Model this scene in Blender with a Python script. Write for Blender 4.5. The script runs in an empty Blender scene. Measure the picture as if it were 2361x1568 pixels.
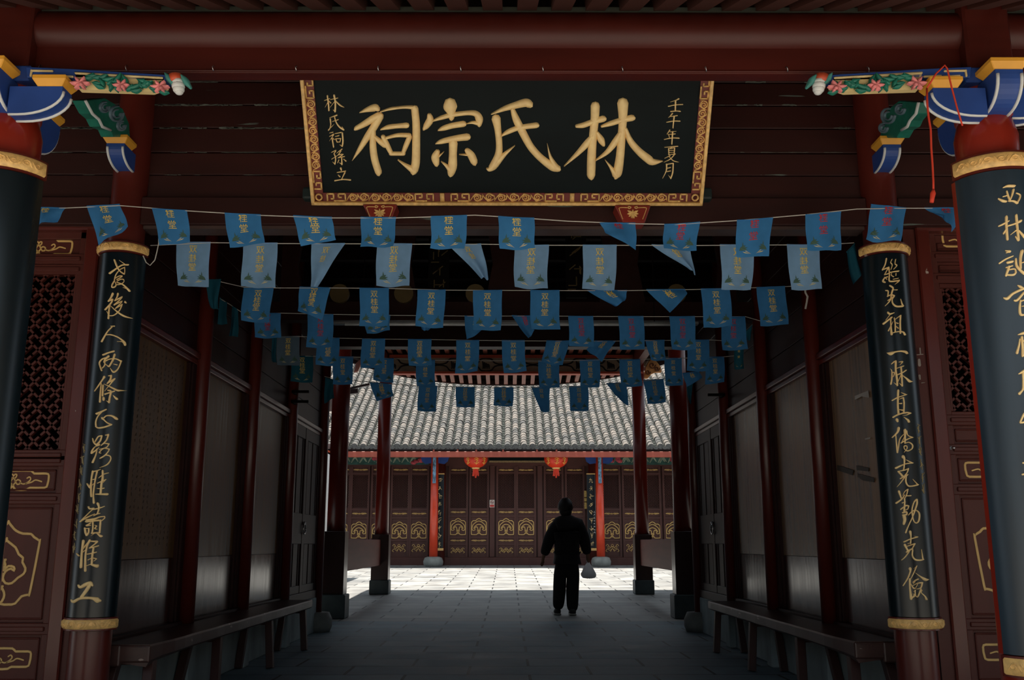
import bpy, bmesh, math, random
from mathutils import Vector, Matrix
random.seed(11)
SC = bpy.context.scene
COL = SC.collection

# ---------------------------------------------------------------- camera
FPX, CX, CY = 2200.0, 1180.5, 784.0
CAM_H = 0.977
PITCH = math.atan(471.0 / 2200.0)
YAW = math.atan(8.5 * math.cos(PITCH) / 2200.0)
cam_d = bpy.data.cameras.new('camera')
cam_d.sensor_width = 36.0
cam_d.lens = FPX / 2361.0 * 36.0
cam_d.clip_start = 0.05
cam_d.clip_end = 300
cam = bpy.data.objects.new('camera', cam_d)
cam.location = (0, 0, CAM_H)
cam.rotation_euler = (math.pi / 2 + PITCH, 0, -YAW)
COL.objects.link(cam)
SC.camera = cam

# ---------------------------------------------------------------- light and exposure
WORLD_STRENGTH = 1.0
SUN_STRENGTH = 9.6
SC.view_settings.view_transform = 'Standard'
SC.view_settings.look = 'None'
SC.view_settings.exposure = 0.0
SC.view_settings.gamma = 1.0
SC.view_settings.use_curve_mapping = False
wd = bpy.data.worlds.new('sky')
SC.world = wd
wd.use_nodes = True
bg = wd.node_tree.nodes['Background']
bg.inputs[0].default_value = (0.76, 0.89, 1.0, 1)
bg.inputs[1].default_value = WORLD_STRENGTH
sun_d = bpy.data.lights.new('sun', 'SUN')
sun_d.energy = SUN_STRENGTH
sun_d.color = (1.0, 0.93, 0.84)
sun_d.angle = math.radians(0.6)
sun = bpy.data.objects.new('sun', sun_d)
sun.rotation_euler = Vector((0.13, 0.03, -1.0)).to_track_quat('-Z', 'Y').to_euler()
sun.location = (-6, 20, 20)
COL.objects.link(sun)

# ---------------------------------------------------------------- picture to place
CAMP = Vector((0, 0, CAM_H))
CROT = cam.rotation_euler.to_matrix()
def ray(u, v):
    return CROT @ Vector(((u - CX), -(v - CY), -FPX))
def at(u, v, Y):
    d = ray(u, v); return CAMP + d * (Y / d.y)
def atX(u, v, X):
    d = ray(u, v); return CAMP + d * (X / d.x)
def atZ(u, v, Z):
    d = ray(u, v); return CAMP + d * ((Z - CAM_H) / d.z)
def zat(v, Y): return at(CX, v, Y).z
def xat(u, v, Y): return at(u, v, Y).x

def plane_surf(P0, N):
    P0 = Vector(P0); N = Vector(N).normalized()
    def s(u, v, h=0.0):
        d = ray(u, v); t = (P0 - CAMP).dot(N) / d.dot(N)
        return CAMP + d * t + N * h
    return s
def cyl_surf(x0, y0, R):
    def s(u, v, h=0.0):
        d = ray(u, v)
        ox, oy = -x0, -y0
        a = d.x * d.x + d.y * d.y
        b = 2 * (ox * d.x + oy * d.y)
        c = ox * ox + oy * oy - R * R
        disc = max(b * b - 4 * a * c, 0.0)
        t = (-b - math.sqrt(disc)) / (2 * a)
        P = CAMP + d * t
        n = Vector((P.x - x0, P.y - y0, 0)).normalized()
        return P + n * h
    return s

# ---------------------------------------------------------------- materials
def lin(c):
    r = []
    for x in c[:3]:
        x = x / 255.0
        r.append(x / 12.92 if x <= 0.04045 else ((x + 0.055) / 1.055) ** 2.4)
    return r
MATS = {}
def M(name, col, rough=0.5, var=0.2, scale=(6, 6, 6), nscale=1.0, spec=0.5, bump=0.0, coat=0.0, coat_rough=0.15,
      metal=0.0, chips=None, trans=0.0, detail=4.0, rvar=0.0):
    if name in MATS: return MATS[name]
    m = bpy.data.materials.new(name); m.use_nodes = True
    nt = m.node_tree; N = nt.nodes; L = nt.links
    b = N['Principled BSDF']
    c = lin(col)
    b.inputs['Roughness'].default_value = rough
    b.inputs['Specular IOR Level'].default_value = spec
    b.inputs['Metallic'].default_value = metal
    b.inputs['Coat Weight'].default_value = coat
    b.inputs['Coat Roughness'].default_value = coat_rough
    tc = N.new('ShaderNodeTexCoord'); mp = N.new('ShaderNodeMapping')
    mp.inputs['Scale'].default_value = scale
    L.new(tc.outputs['Object'], mp.inputs['Vector'])
    nz = N.new('ShaderNodeTexNoise'); nz.inputs['Scale'].default_value = nscale; nz.inputs['Detail'].default_value = detail
    L.new(mp.outputs['Vector'], nz.inputs['Vector'])
    rp = N.new('ShaderNodeValToRGB')
    rp.color_ramp.elements[0].position = 0.3; rp.color_ramp.elements[1].position = 0.7
    rp.color_ramp.elements[0].color = [x * (1 - var) for x in c] + [1]
    rp.color_ramp.elements[1].color = [min(1, x * (1 + var)) for x in c] + [1]
    L.new(nz.outputs['Fac'], rp.inputs['Fac'])
    out = rp.outputs['Color']
    if chips:
        cc, thr, cs = chips
        n2 = N.new('ShaderNodeTexNoise'); n2.inputs['Scale'].default_value = 1.0; n2.inputs['Detail'].default_value = 6
        mp2 = N.new('ShaderNodeMapping'); mp2.inputs['Scale'].default_value = cs
        L.new(tc.outputs['Object'], mp2.inputs['Vector']); L.new(mp2.outputs['Vector'], n2.inputs['Vector'])
        r2 = N.new('ShaderNodeValToRGB')
        r2.color_ramp.elements[0].position = thr; r2.color_ramp.elements[1].position = thr + 0.015
        L.new(n2.outputs['Fac'], r2.inputs['Fac'])
        mx = N.new('ShaderNodeMixRGB'); mx.inputs['Color2'].default_value = lin(cc) + [1]
        L.new(r2.outputs['Color'], mx.inputs['Fac']); L.new(out, mx.inputs['Color1'])
        out = mx.outputs['Color']
    L.new(out, b.inputs['Base Color'])
    if rvar > 0:
        mr = N.new('ShaderNodeMapRange')
        mr.inputs['To Min'].default_value = max(0.03, rough - rvar); mr.inputs['To Max'].default_value = min(1, rough + rvar)
        L.new(nz.outputs['Fac'], mr.inputs['Value']); L.new(mr.outputs['Result'], b.inputs['Roughness'])
    if bump > 0:
        bp = N.new('ShaderNodeBump'); bp.inputs['Strength'].default_value = bump; bp.inputs['Distance'].default_value = 0.01
        L.new(nz.outputs['Fac'], bp.inputs['Height']); L.new(bp.outputs['Normal'], b.inputs['Normal'])
    if trans > 0:
        tr = N.new('ShaderNodeBsdfTranslucent'); L.new(out, tr.inputs['Color'])
        ms = N.new('ShaderNodeMixShader'); ms.inputs['Fac'].default_value = trans
        L.new(b.outputs[0], ms.inputs[1]); L.new(tr.outputs[0], ms.inputs[2])
        L.new(ms.outputs[0], N['Material Output'].inputs['Surface'])
    MATS[name] = m
    return m

# ---------------------------------------------------------------- objects
def tag(o, label=None, cat=None, group=None, kind=None):
    if label: o['label'] = label
    if cat: o['category'] = cat
    if group: o['group'] = group
    if kind: o['kind'] = kind
    return o
def thing(name, label, cat, loc=(0, 0, 0), group=None):
    o = bpy.data.objects.new(name, None); o.empty_display_size = 0.1
    o.location = loc; COL.objects.link(o)
    return tag(o, label, cat, group)
def rootloc(o):
    l = Vector((0, 0, 0))
    while o is not None:
        l = l + o.location; o = o.parent
    return l
def copy_tree(o, parent=None):
    c = o.copy(); COL.objects.link(c); c.parent = parent
    for ch in list(o.children): copy_tree(ch, c)
    return c

class MB:
    def __init__(s): s.v = []; s.f = []; s.m = []
    def add(s, vs, fs, mi=0):
        b = len(s.v); s.v += [Vector(x) for x in vs]
        for f in fs: s.f.append([i + b for i in f]); s.m.append(mi)
    def box(s, a, b, mi=0):
        x0, x1 = sorted((a[0], b[0])); y0, y1 = sorted((a[1], b[1])); z0, z1 = sorted((a[2], b[2]))
        s.add([(x0, y0, z0), (x1, y0, z0), (x1, y1, z0), (x0, y1, z0), (x0, y0, z1), (x1, y0, z1), (x1, y1, z1), (x0, y1, z1)],
              [(0, 3, 2, 1), (4, 5, 6, 7), (0, 1, 5, 4), (1, 2, 6, 5), (2, 3, 7, 6), (3, 0, 4, 7)], mi)
    def prism(s, poly, off, mi=0, mi_side=None):
        poly = [Vector(p) for p in poly]; off = Vector(off); n = len(poly)
        nrm = Vector((0, 0, 0))
        for i in range(n):
            a, b = poly[i], poly[(i + 1) % n]; nrm += a.cross(b)
        if nrm.dot(off) > 0: poly.reverse()
        s.add(poly + [p + off for p in poly], [list(range(n)), list(range(2 * n - 1, n - 1, -1))], mi)
        b0 = len(s.v) - 2 * n
        for i in range(n):
            j = (i + 1) % n
            s.f.append([b0 + i, b0 + n + i, b0 + n + j, b0 + j]); s.m.append(mi if mi_side is None else mi_side)
    def bar(s, p, q, w, h, up=(0, 0, 1), mi=0, w2=None, h2=None):
        p = Vector(p); q = Vector(q); d = (q - p).normalized(); up = Vector(up)
        sd = d.cross(up).normalized(); u2 = sd.cross(d).normalized()
        w2 = w if w2 is None else w2; h2 = h if h2 is None else h2
        vs = []
        for P, ww, hh in ((p, w, h), (q, w2, h2)):
            for a, b in ((-1, -1), (1, -1), (1, 1), (-1, 1)): vs.append(P + sd * a * ww / 2 + u2 * b * hh / 2)
        s.add(vs, [(0, 1, 2, 3), (7, 6, 5, 4), (0, 4, 5, 1), (1, 5, 6, 2), (2, 6, 7, 3), (3, 7, 4, 0)], mi)
    def tube(s, pts, r, n=8, mi=0, cap=True, flat=1.0):
        pts = [Vector(p) for p in pts]; k = len(pts)
        rs = r if isinstance(r, (list, tuple)) else [r] * k
        up = Vector((0.13, 0.31, 0.94)); vs = []
        for i in range(k):
            d = (pts[min(i + 1, k - 1)] - pts[max(i - 1, 0)])
            if d.length < 1e-9: d = Vector((0, 0, 1))
            d.normalize()
            if abs(d.dot(up)) > 0.97: up = Vector((0.9, 0.2, 0.1))
            a = d.cross(up).normalized(); b = a.cross(d)
            for j in range(n):
                t = 2 * math.pi * j / n
                vs.append(pts[i] + a * math.cos(t) * rs[i] + b * math.sin(t) * rs[i] * flat)
        fs = []
        for i in range(k - 1):
            for j in range(n):
                j2 = (j + 1) % n
                fs.append((i * n + j, i * n + j2, (i + 1) * n + j2, (i + 1) * n + j))
        if cap: fs.append(list(range(n - 1, -1, -1))); fs.append([(k - 1) * n + j for j in range(n)])
        s.add(vs, fs, mi)
    def lathe(s, x, y, prof, n=24, mi=0, a0=0.0, a1=2 * math.pi, cap=True):
        full = abs(a1 - a0 - 2 * math.pi) < 1e-6
        cnt = n if full else n + 1; k = len(prof); vs = []
        for r, z in prof:
            for j in range(cnt):
                t = a0 + (a1 - a0) * j / n
                vs.append((x + r * math.cos(t), y + r * math.sin(t), z))
        fs = []
        for i in range(k - 1):
            for j in range(n):
                j2 = (j + 1) % cnt
                fs.append((i * cnt + j, i * cnt + j2, (i + 1) * cnt + j2, (i + 1) * cnt + j))
        if cap and full:
            fs.append(list(range(cnt - 1, -1, -1))); fs.append([(k - 1) * cnt + j for j in range(cnt)])
        s.add(vs, fs, mi)
    def ball(s, c, r, n=10, m=7, mi=0, noise=0.0):
        rx, ry, rz = r if isinstance(r, (list, tuple)) else (r, r, r)
        vs = [(c[0], c[1], c[2] - rz)]
        for i in range(1, m):
            p = -math.pi / 2 + math.pi * i / m
            for j in range(n):
                t = 2 * math.pi * j / n; k = 1 + random.uniform(-noise, noise)
                vs.append((c[0] + rx * math.cos(p) * math.cos(t) * k, c[1] + ry * math.cos(p) * math.sin(t) * k, c[2] + rz * math.sin(p) * k))
        vs.append((c[0], c[1], c[2] + rz)); fs = []
        for j in range(n): fs.append((0, 1 + (j + 1) % n, 1 + j))
        for i in range(m - 2):
            for j in range(n):
                a = 1 + i * n; j2 = (j + 1) % n
                fs.append((a + j, a + j2, a + n + j2, a + n + j))
        a = 1 + (m - 2) * n; e = len(vs) - 1
        for j in range(n): fs.append((a + j, a + (j + 1) % n, e))
        s.add(vs, fs, mi)
    def stroke(s, pts, surf, h, mi=0, sub=4, hs=(0.0, 0.75, 1.0, 0.75, 0.0)):
        P = smooth_line(pts, sub)
        rows = []
        n = len(P)
        def nor(i):
            a = P[max(i - 1, 0)]; b = P[min(i + 1, n - 1)]
            dx, dy = b[0] - a[0], b[1] - a[1]; l = math.hypot(dx, dy) or 1
            return (-dy / l, dx / l, dx / l, dy / l)
        line = []
        nx, ny, tx, ty = nor(0); w = P[0][2]
        for k in (1.0, 0.7): line.append((P[0][0] - tx * w * 0.5 * k, P[0][1] - ty * w * 0.5 * k, w * math.sqrt(max(0, 1 - k * k)), nx, ny))
        for i in range(n):
            nx, ny, tx, ty = nor(i); line.append((P[i][0], P[i][1], P[i][2], nx, ny))
        w = P[-1][2]
        for k in (0.7, 1.0): line.append((P[-1][0] + tx * w * 0.5 * k, P[-1][1] + ty * w * 0.5 * k, w * math.sqrt(max(0, 1 - k * k)), nx, ny))
        cs = (-0.5, -0.36, 0.0, 0.36, 0.5)
        vs = []
        for (x, y, w, nx, ny) in line:
            for c, hh in zip(cs, hs): vs.append(surf(x + nx * w * c, y + ny * w * c, h * hh))
        fs = []
        for i in range(len(line) - 1):
            for j in range(4): fs.append((i * 5 + j, i * 5 + j + 1, (i + 1) * 5 + j + 1, (i + 1) * 5 + j))
        s.add(vs, fs, mi)
    def build(s, name, mats, parent=None, smooth=False, bevel=0.0, loc=None, seg=1):
        if not isinstance(mats, (list, tuple)): mats = [mats]
        base = rootloc(parent) if parent is not None else Vector(loc if loc is not None else (0, 0, 0))
        me = bpy.data.meshes.new(name)
        me.from_pydata([tuple(v - base) for v in s.v], [], s.f)
        for m in mats: me.materials.append(m)
        for i, p in enumerate(me.polygons):
            p.material_index = s.m[i]; p.use_smooth = smooth
        me.update()
        o = bpy.data.objects.new(name, me); COL.objects.link(o)
        if parent is not None: o.parent = parent
        else: o.location = base
        if bevel > 0:
            b = o.modifiers.new('bevel', 'BEVEL'); b.width = bevel; b.segments = seg; b.limit_method = 'ANGLE'; b.angle_limit = math.radians(40)
        return o

def smooth_line(pts, sub):
    if len(pts) < 3: 
        out = []
        a, b = pts[0], pts[-1]
        for i in range(sub + 1):
            t = i / sub; out.append(tuple(a[k] + (b[k] - a[k]) * t for k in range(len(a))))
        return out
    out = []; n = len(pts)
    for i in range(n - 1):
        p0 = pts[max(i - 1, 0)]; p1 = pts[i]; p2 = pts[i + 1]; p3 = pts[min(i + 2, n - 1)]
        for k in range(sub):
            t = k / sub
            out.append(tuple(0.5 * ((2 * b) + (-a + c) * t + (2 * a - 5 * b + 4 * c - d) * t * t + (-a + 3 * b - 3 * c + d) * t ** 3)
                             for a, b, c, d in zip(p0, p1, p2, p3)))
    out.append(tuple(pts[-1]))
    return out

GLY = {}
def glyph(ch):
    if ch in GLY: return GLY[ch]
    cu = bpy.data.curves.new('glyph', 'FONT'); cu.body = ch; cu.resolution_u = 2
    ob = bpy.data.objects.new('glyph', cu); COL.objects.link(ob)
    dg = bpy.context.evaluated_depsgraph_get(); dg.update()
    ev = ob.evaluated_get(dg); me = ev.to_mesh()
    vs = [(v.co.x, v.co.y) for v in me.vertices]; fs = [list(p.vertices) for p in me.polygons]
    ev.to_mesh_clear(); bpy.data.objects.remove(ob); bpy.data.curves.remove(cu)
    if vs:
        x0 = min(v[0] for v in vs); x1 = max(v[0] for v in vs); y0 = min(v[1] for v in vs); y1 = max(v[1] for v in vs)
        k = max(x1 - x0, y1 - y0); vs = [((x - (x0 + x1) / 2) / k, (y - (y0 + y1) / 2) / k) for x, y in vs]
    GLY[ch] = (vs, fs)
    return GLY[ch]
# ---------------------------------------------------------------- brush strokes: (x, y, width) in picture crops (x0, y0, scale)
def parse(txt, x0, y0, sc):
    out = []
    for part in txt.replace('\n', '').split(';'):
        part = part.strip()
        if not part: continue
        pts = [tuple(float(q) for q in p.split(',')) for p in part.strip('()').split(')(')]
        out.append([(x0 + a / sc, y0 + b / sc, w / sc) for a, b, w in pts])
    return out
BIG = [('(356,208,6)(395,195,28)(435,185,42)(450,190,30);(335,296,26)(375,275,34)(420,248,40)(460,230,46);(462,232,44)(430,290,42)(390,350,36)(350,415,24)(315,468,4);(425,310,30)(425,400,38)(435,470,40)(455,535,38);(430,335,12)(460,365,28)(488,386,34);(467,205,6)(520,190,16)(590,181,16)(640,182,22);(652,190,40)(660,280,42)(660,380,44)(658,480,46)(648,525,46);(645,525,40)(600,495,18)(562,466,3);(470,301,8)(510,290,26)(560,284,26)(608,281,32);(480,342,24)(500,385,30)(522,428,24);(500,348,16)(560,334,22)(622,335,26);(624,345,28)(605,390,28)(590,428,22);(525,434,22)(592,434,22)'),
 ('(845,165,70)(846,185,74)(850,212,46)(852,236,34);(732,226,26)(735,252,40)(715,285,34)(706,296,22);(752,255,8)(800,238,24)(860,223,26)(940,213,26)(985,218,34)(1003,245,42)(1004,272,30);(1000,270,26)(965,264,14)(935,270,3);(782,305,8)(810,296,28)(860,282,32)(918,273,34);(768,378,6)(800,368,28)(870,353,34)(938,344,40);(862,378,48)(860,440,44)(858,500,50)(850,538,42);(850,530,34)(825,500,18)(797,475,3);(775,425,30)(764,455,44)(770,485,36);(785,448,12)(812,422,2);(938,418,30)(960,445,42)(975,478,40);(940,440,12)(895,436,2)'),
 ('(1070,218,6)(1140,190,28)(1200,172,38)(1255,158,46)(1275,165,44);(1095,245,50)(1104,300,38)(1112,380,36)(1108,440,40)(1085,495,46)(1060,518,30)(1045,514,8);(1090,495,40)(1140,440,24)(1198,388,2);(1125,336,8)(1160,316,26)(1220,294,28)(1315,280,32);(1185,195,24)(1205,250,40)(1240,320,42)(1285,400,40)(1340,460,40)(1400,505,46)(1428,515,40);(1420,512,40)(1390,450,16)(1373,378,2)'),
 ('(1535,284,20)(1570,280,30)(1620,262,30)(1678,245,36);(1635,175,50)(1632,250,46)(1622,350,44)(1615,450,48)(1612,552,46);(1615,340,20)(1590,378,36)(1540,432,26)(1465,500,3);(1645,320,18)(1665,358,38)(1676,380,28);(1670,285,12)(1720,270,28)(1780,252,30)(1835,240,36);(1785,160,62)(1785,250,46)(1778,350,44)(1770,450,46)(1757,535,50)(1748,555,34);(1745,550,36)(1720,510,18)(1688,468,3);(1770,320,20)(1745,368,36)(1700,425,26)(1635,470,4);(1800,300,20)(1825,365,34)(1870,420,40)(1920,462,46)(1948,480,38)(2000,472,3)')]
BIG = [parse(t, 680, 170, 2.361) for t in BIG]
SML = [('(170,140,24)(185,250,24)(195,370,24);(125,215,12)(205,185,16);(180,240,14)(135,320,5);(195,220,10)(225,255,16);(275,135,32)(295,240,26)(292,388,28);(292,388,20)(262,360,4);(220,200,10)(335,175,16);(285,230,12)(215,320,6);(300,220,14)(370,290,24)(435,322,6)'),
 ('(205,485,8)(318,447,28);(215,505,22)(225,590,18);(225,560,14)(215,640,18)(190,678,22);(225,640,12)(275,590,4);(250,545,8)(342,515,16);(285,480,18)(310,560,18)(360,630,24)(425,675,28);(425,670,16)(400,625,4)'),
 ('(205,725,8)(258,713,16);(205,780,10)(268,747,24);(265,760,16)(205,850,5);(245,810,20)(268,945,20);(255,800,8)(278,828,14);(290,735,10)(385,717,18);(405,725,24)(415,850,24)(405,930,24);(405,935,20)(365,908,4);(295,780,8)(353,766,16);(300,820,14)(325,868,14);(325,868,14)(368,865,14);(368,865,14)(380,812,14);(300,816,12)(380,812,12)'),
 ('(235,1030,10)(305,1000,18)(275,1050,14);(275,1050,16)(300,1120,20)(290,1215,18);(290,1215,14)(255,1180,4);(240,1135,12)(330,1080,12);(320,1040,8)(400,980,20);(385,1010,14)(340,1070,14);(340,1070,14)(420,1060,16)(340,1115,14);(340,1115,12)(440,1095,16);(395,1120,20)(400,1220,22);(400,1218,16)(360,1190,4);(350,1150,16)(335,1190,14);(425,1135,10)(463,1168,18)'),
 ('(380,1280,30)(390,1308,20);(325,1345,14)(455,1325,18);(340,1385,10)(368,1413,18);(445,1350,24)(395,1450,12);(290,1475,22)(420,1455,16)(532,1465,24)')]
SML = [parse(t, 730, 200, 6.82) for t in SML]
SMR = [('(265,185,6)(360,155,14)(408,132,28);(355,170,28)(350,335,26);(230,260,18)(350,235,14)(475,228,20);(272,350,20)(360,340,18)(432,345,26)'),
 ('(300,383,24)(260,430,14)(230,455,5);(265,435,10)(383,420,18);(330,435,28)(310,630,18);(200,535,14)(310,515,16)(428,515,20)'),
 ('(255,672,24)(205,740,6);(260,700,10)(365,690,6);(225,745,10)(350,735,14);(235,750,12)(250,800,12);(305,700,26)(290,910,20);(160,830,14)(290,805,16)(412,808,22)'),
 ('(165,965,10)(390,948,20);(280,965,14)(270,990,10);(235,990,20)(240,1090,18);(240,985,12)(340,975,16);(340,975,18)(330,1085,18);(245,1020,8)(330,1015,10);(245,1055,8)(330,1050,10);(230,1095,8)(350,1080,14);(260,1110,14)(165,1155,5);(335,1090,14)(260,1170,16)(155,1220,5);(240,1120,10)(310,1195,18)(408,1220,6)'),
 ('(200,1258,26)(195,1370,22)(130,1500,5);(195,1260,14)(310,1240,20);(315,1245,24)(305,1400,24)(272,1500,24);(270,1500,18)(230,1445,4);(210,1325,10)(268,1312,14);(205,1385,10)(268,1370,14)')]
SMR = [parse(t, 1510, 210, 7.467) for t in SMR]
CL = [(180, 590, '(600,70,30)(630,150,32)(660,210,28)(700,260,24)(755,298,22);(760,300,20)(768,260,16)(765,190,16);(525,285,34)(600,230,26)(650,195,24)(730,150,24)(822,147,28);(680,75,6)(765,135,14);(765,190,16)(700,220,16)(650,270,16)(615,330,18)(600,400,20);(610,370,14)(670,335,16)(722,330,20);(725,340,16)(640,390,18);(600,410,20)(565,470,22)(560,513,26)(600,513,22)(625,480,18)(612,432,14);(640,420,14)(700,385,16)(748,390,16)(750,430,16)(700,465,16)(640,475,14);(640,440,16)(700,455,20)(760,490,28)(845,576,36);(735,520,5)(800,540,14)'),
 (180, 590, '(570,625,40)(540,690,28)(502,745,24);(505,740,20)(568,715,28);(570,720,26)(540,780,24)(450,883,26);(525,810,20)(510,900,24)(500,1026,30);(475,910,6)(500,960,14);(655,625,36)(640,680,24)(607,735,22);(607,735,20)(720,675,26);(720,680,24)(690,720,20)(595,805,26);(600,805,14)(720,745,20);(772,758,34)(788,773,22);(720,760,14)(640,840,18)(615,870,14);(615,865,14)(722,800,24);(722,802,22)(690,880,22)(640,940,22)(580,980,18)(520,985,14);(535,820,8)(600,880,22)(680,945,28)(770,995,30)(890,1030,5)'),
 (180, 590, '(540,1155,10)(598,1155,22);(560,1165,20)(490,1240,18)(440,1320,22)(392,1408,26);(455,1300,12)(530,1295,20)(620,1320,22)(700,1365,26)(760,1420,38)(772,1458,44);(640,1408,6)(720,1410,14)(755,1445,20)'),
 (180, 800, '(415,130,28)(500,95,26)(588,70,32);(600,130,40)(570,220,34)(512,318,32);(500,155,40)(450,200,30)(430,250,24);(490,170,20)(400,200,20)(355,260,20)(370,330,24)(390,388,24);(400,350,14)(440,300,20)(440,240,20);(440,240,18)(520,200,18)(620,195,20)(708,235,28);(708,235,28)(680,310,26)(640,380,26)(580,410,34)(530,350,10);(450,280,10)(500,320,24);(580,280,10)(640,295,18)'),
 (180, 800, '(430,495,42)(410,530,24)(350,620,18)(275,730,4);(385,600,14)(370,750,24)(362,900,34);(412,632,28)(405,800,28);(420,840,42)(420,866,42);(500,475,12)(545,470,32);(545,475,34)(530,540,36)(482,600,26);(480,600,20)(600,525,30);(600,528,26)(540,600,22)(440,725,4);(430,610,8)(520,650,24)(640,710,34)(700,715,24)(790,720,3);(445,775,26)(520,750,24)(598,727,22);(490,712,20)(540,730,34)(520,830,36)(510,908,40);(505,905,26)(463,885,4);(575,795,8)(610,830,34)(640,855,40)'),
 (180, 800, '(312,1095,40)(380,1065,28)(462,1027,26);(400,1060,22)(330,1140,18)(295,1230,20)(300,1310,26);(300,1310,26)(340,1330,28)(440,1315,30)(550,1277,24);(550,1275,24)(480,1245,24)(430,1200,24)(402,1172,44);(430,1160,24)(470,1130,22)(550,1130,30)(620,1170,46)(640,1184,36)'),
 (140, 990, '(530,150,14)(545,210,24)(590,255,36)(638,250,28);(570,200,16)(620,120,22)(678,105,24);(680,107,24)(650,190,28)(592,255,32);(640,265,10)(570,285,12)(520,350,24)(512,388,34);(512,390,28)(560,360,20)(630,300,12);(600,320,14)(580,420,20)(528,540,34);(600,330,10)(575,440,12);(735,95,16)(785,87,28);(785,88,32)(750,180,28)(667,263,18);(665,265,14)(720,230,18)(793,240,24);(795,240,22)(760,290,20)(690,325,18)(635,380,20)(665,390,14);(640,330,12)(720,310,20)(798,325,22);(800,325,22)(770,380,22)(700,450,22)(645,480,12);(645,475,12)(740,425,20)(810,440,22)(820,500,24)(760,580,26)(640,630,5)'),
 (140, 990, '(440,895,22)(480,960,28);(480,950,12)(510,830,14);(530,692,34)(510,800,24)(500,1000,30)(505,1098,36);(600,692,30)(575,800,24)(545,1000,24)(540,1100,24)(545,1206,40);(530,690,16)(580,685,22)(660,655,10);(510,830,12)(575,815,14);(505,930,10)(550,890,12);(690,682,36)(690,800,40)(670,900,40)(655,1055,40);(625,800,12)(700,740,20)(785,715,14);(605,885,14)(680,850,20)(743,825,18);(745,825,12)(700,870,12);(600,970,14)(660,975,18)(713,965,20);(575,1065,14)(650,1065,30)(765,1065,42)'),
 (140, 990, '(462,1278,32)(480,1305,28)(548,1295,24);(548,1297,20)(450,1390,14)(330,1515,24);(335,1510,18)(450,1440,22)(560,1390,14);(610,1220,46)(630,1290,34)(602,1388,28);(540,1315,22)(630,1295,24)(720,1265,14);(545,1420,14)(600,1390,22)(650,1380,14);(430,1490,30)(560,1470,30)(640,1440,24)(718,1430,20);(720,1432,18)(720,1460,20)(660,1510,18);(425,1515,36)(520,1505,30)(630,1495,34);(655,1495,34)(650,1575,36)(640,1695,34);(640,1700,28)(580,1700,26)(512,1705,26);(530,1525,28)(530,1625,26)(516,1708,24);(560,1575,10)(590,1590,24)(560,1630,20)(598,1640,14);(425,1575,14)(450,1565,24)(498,1535,18);(430,1585,20)(493,1575,18);(400,1625,28)(410,1695,34)(428,1738,34);(430,1740,30)(460,1695,28)(465,1630,24);(410,1630,16)(465,1626,16);(590,1705,14)(650,1750,42)(672,1755,40);(500,1750,4)(560,1705,14)'),
 (140, 1190, '(270,615,12)(303,653,24);(375,410,44)(350,600,30)(335,836,44);(478,402,42)(440,480,30)(410,650,28)(405,896,40);(370,540,18)(430,460,20)(488,397,22);(360,600,12)(430,540,12);(500,412,22)(598,420,40);(600,425,30)(560,460,24)(477,525,22);(475,525,18)(560,505,24)(623,487,20);(540,522,36)(520,650,38)(510,785,40);(440,625,18)(520,610,24)(588,592,20);(450,720,14)(520,690,20)(588,703,24);(588,706,14)(545,740,10);(425,815,10)(500,790,20);(500,795,30)(590,820,58)(610,812,44)'),
 (140, 1190, '(297,1140,34)(320,1170,44)(400,1130,60)(490,1092,46)(520,1138,40);(490,1110,56)(430,1210,60)(340,1330,48);(183,1380,24)(210,1408,50)(300,1360,44)(400,1345,44)(520,1350,48)(600,1380,92)(640,1388,52)')]
CL = [parse(t, a, b, 7.125) for a, b, t in CL]
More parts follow.
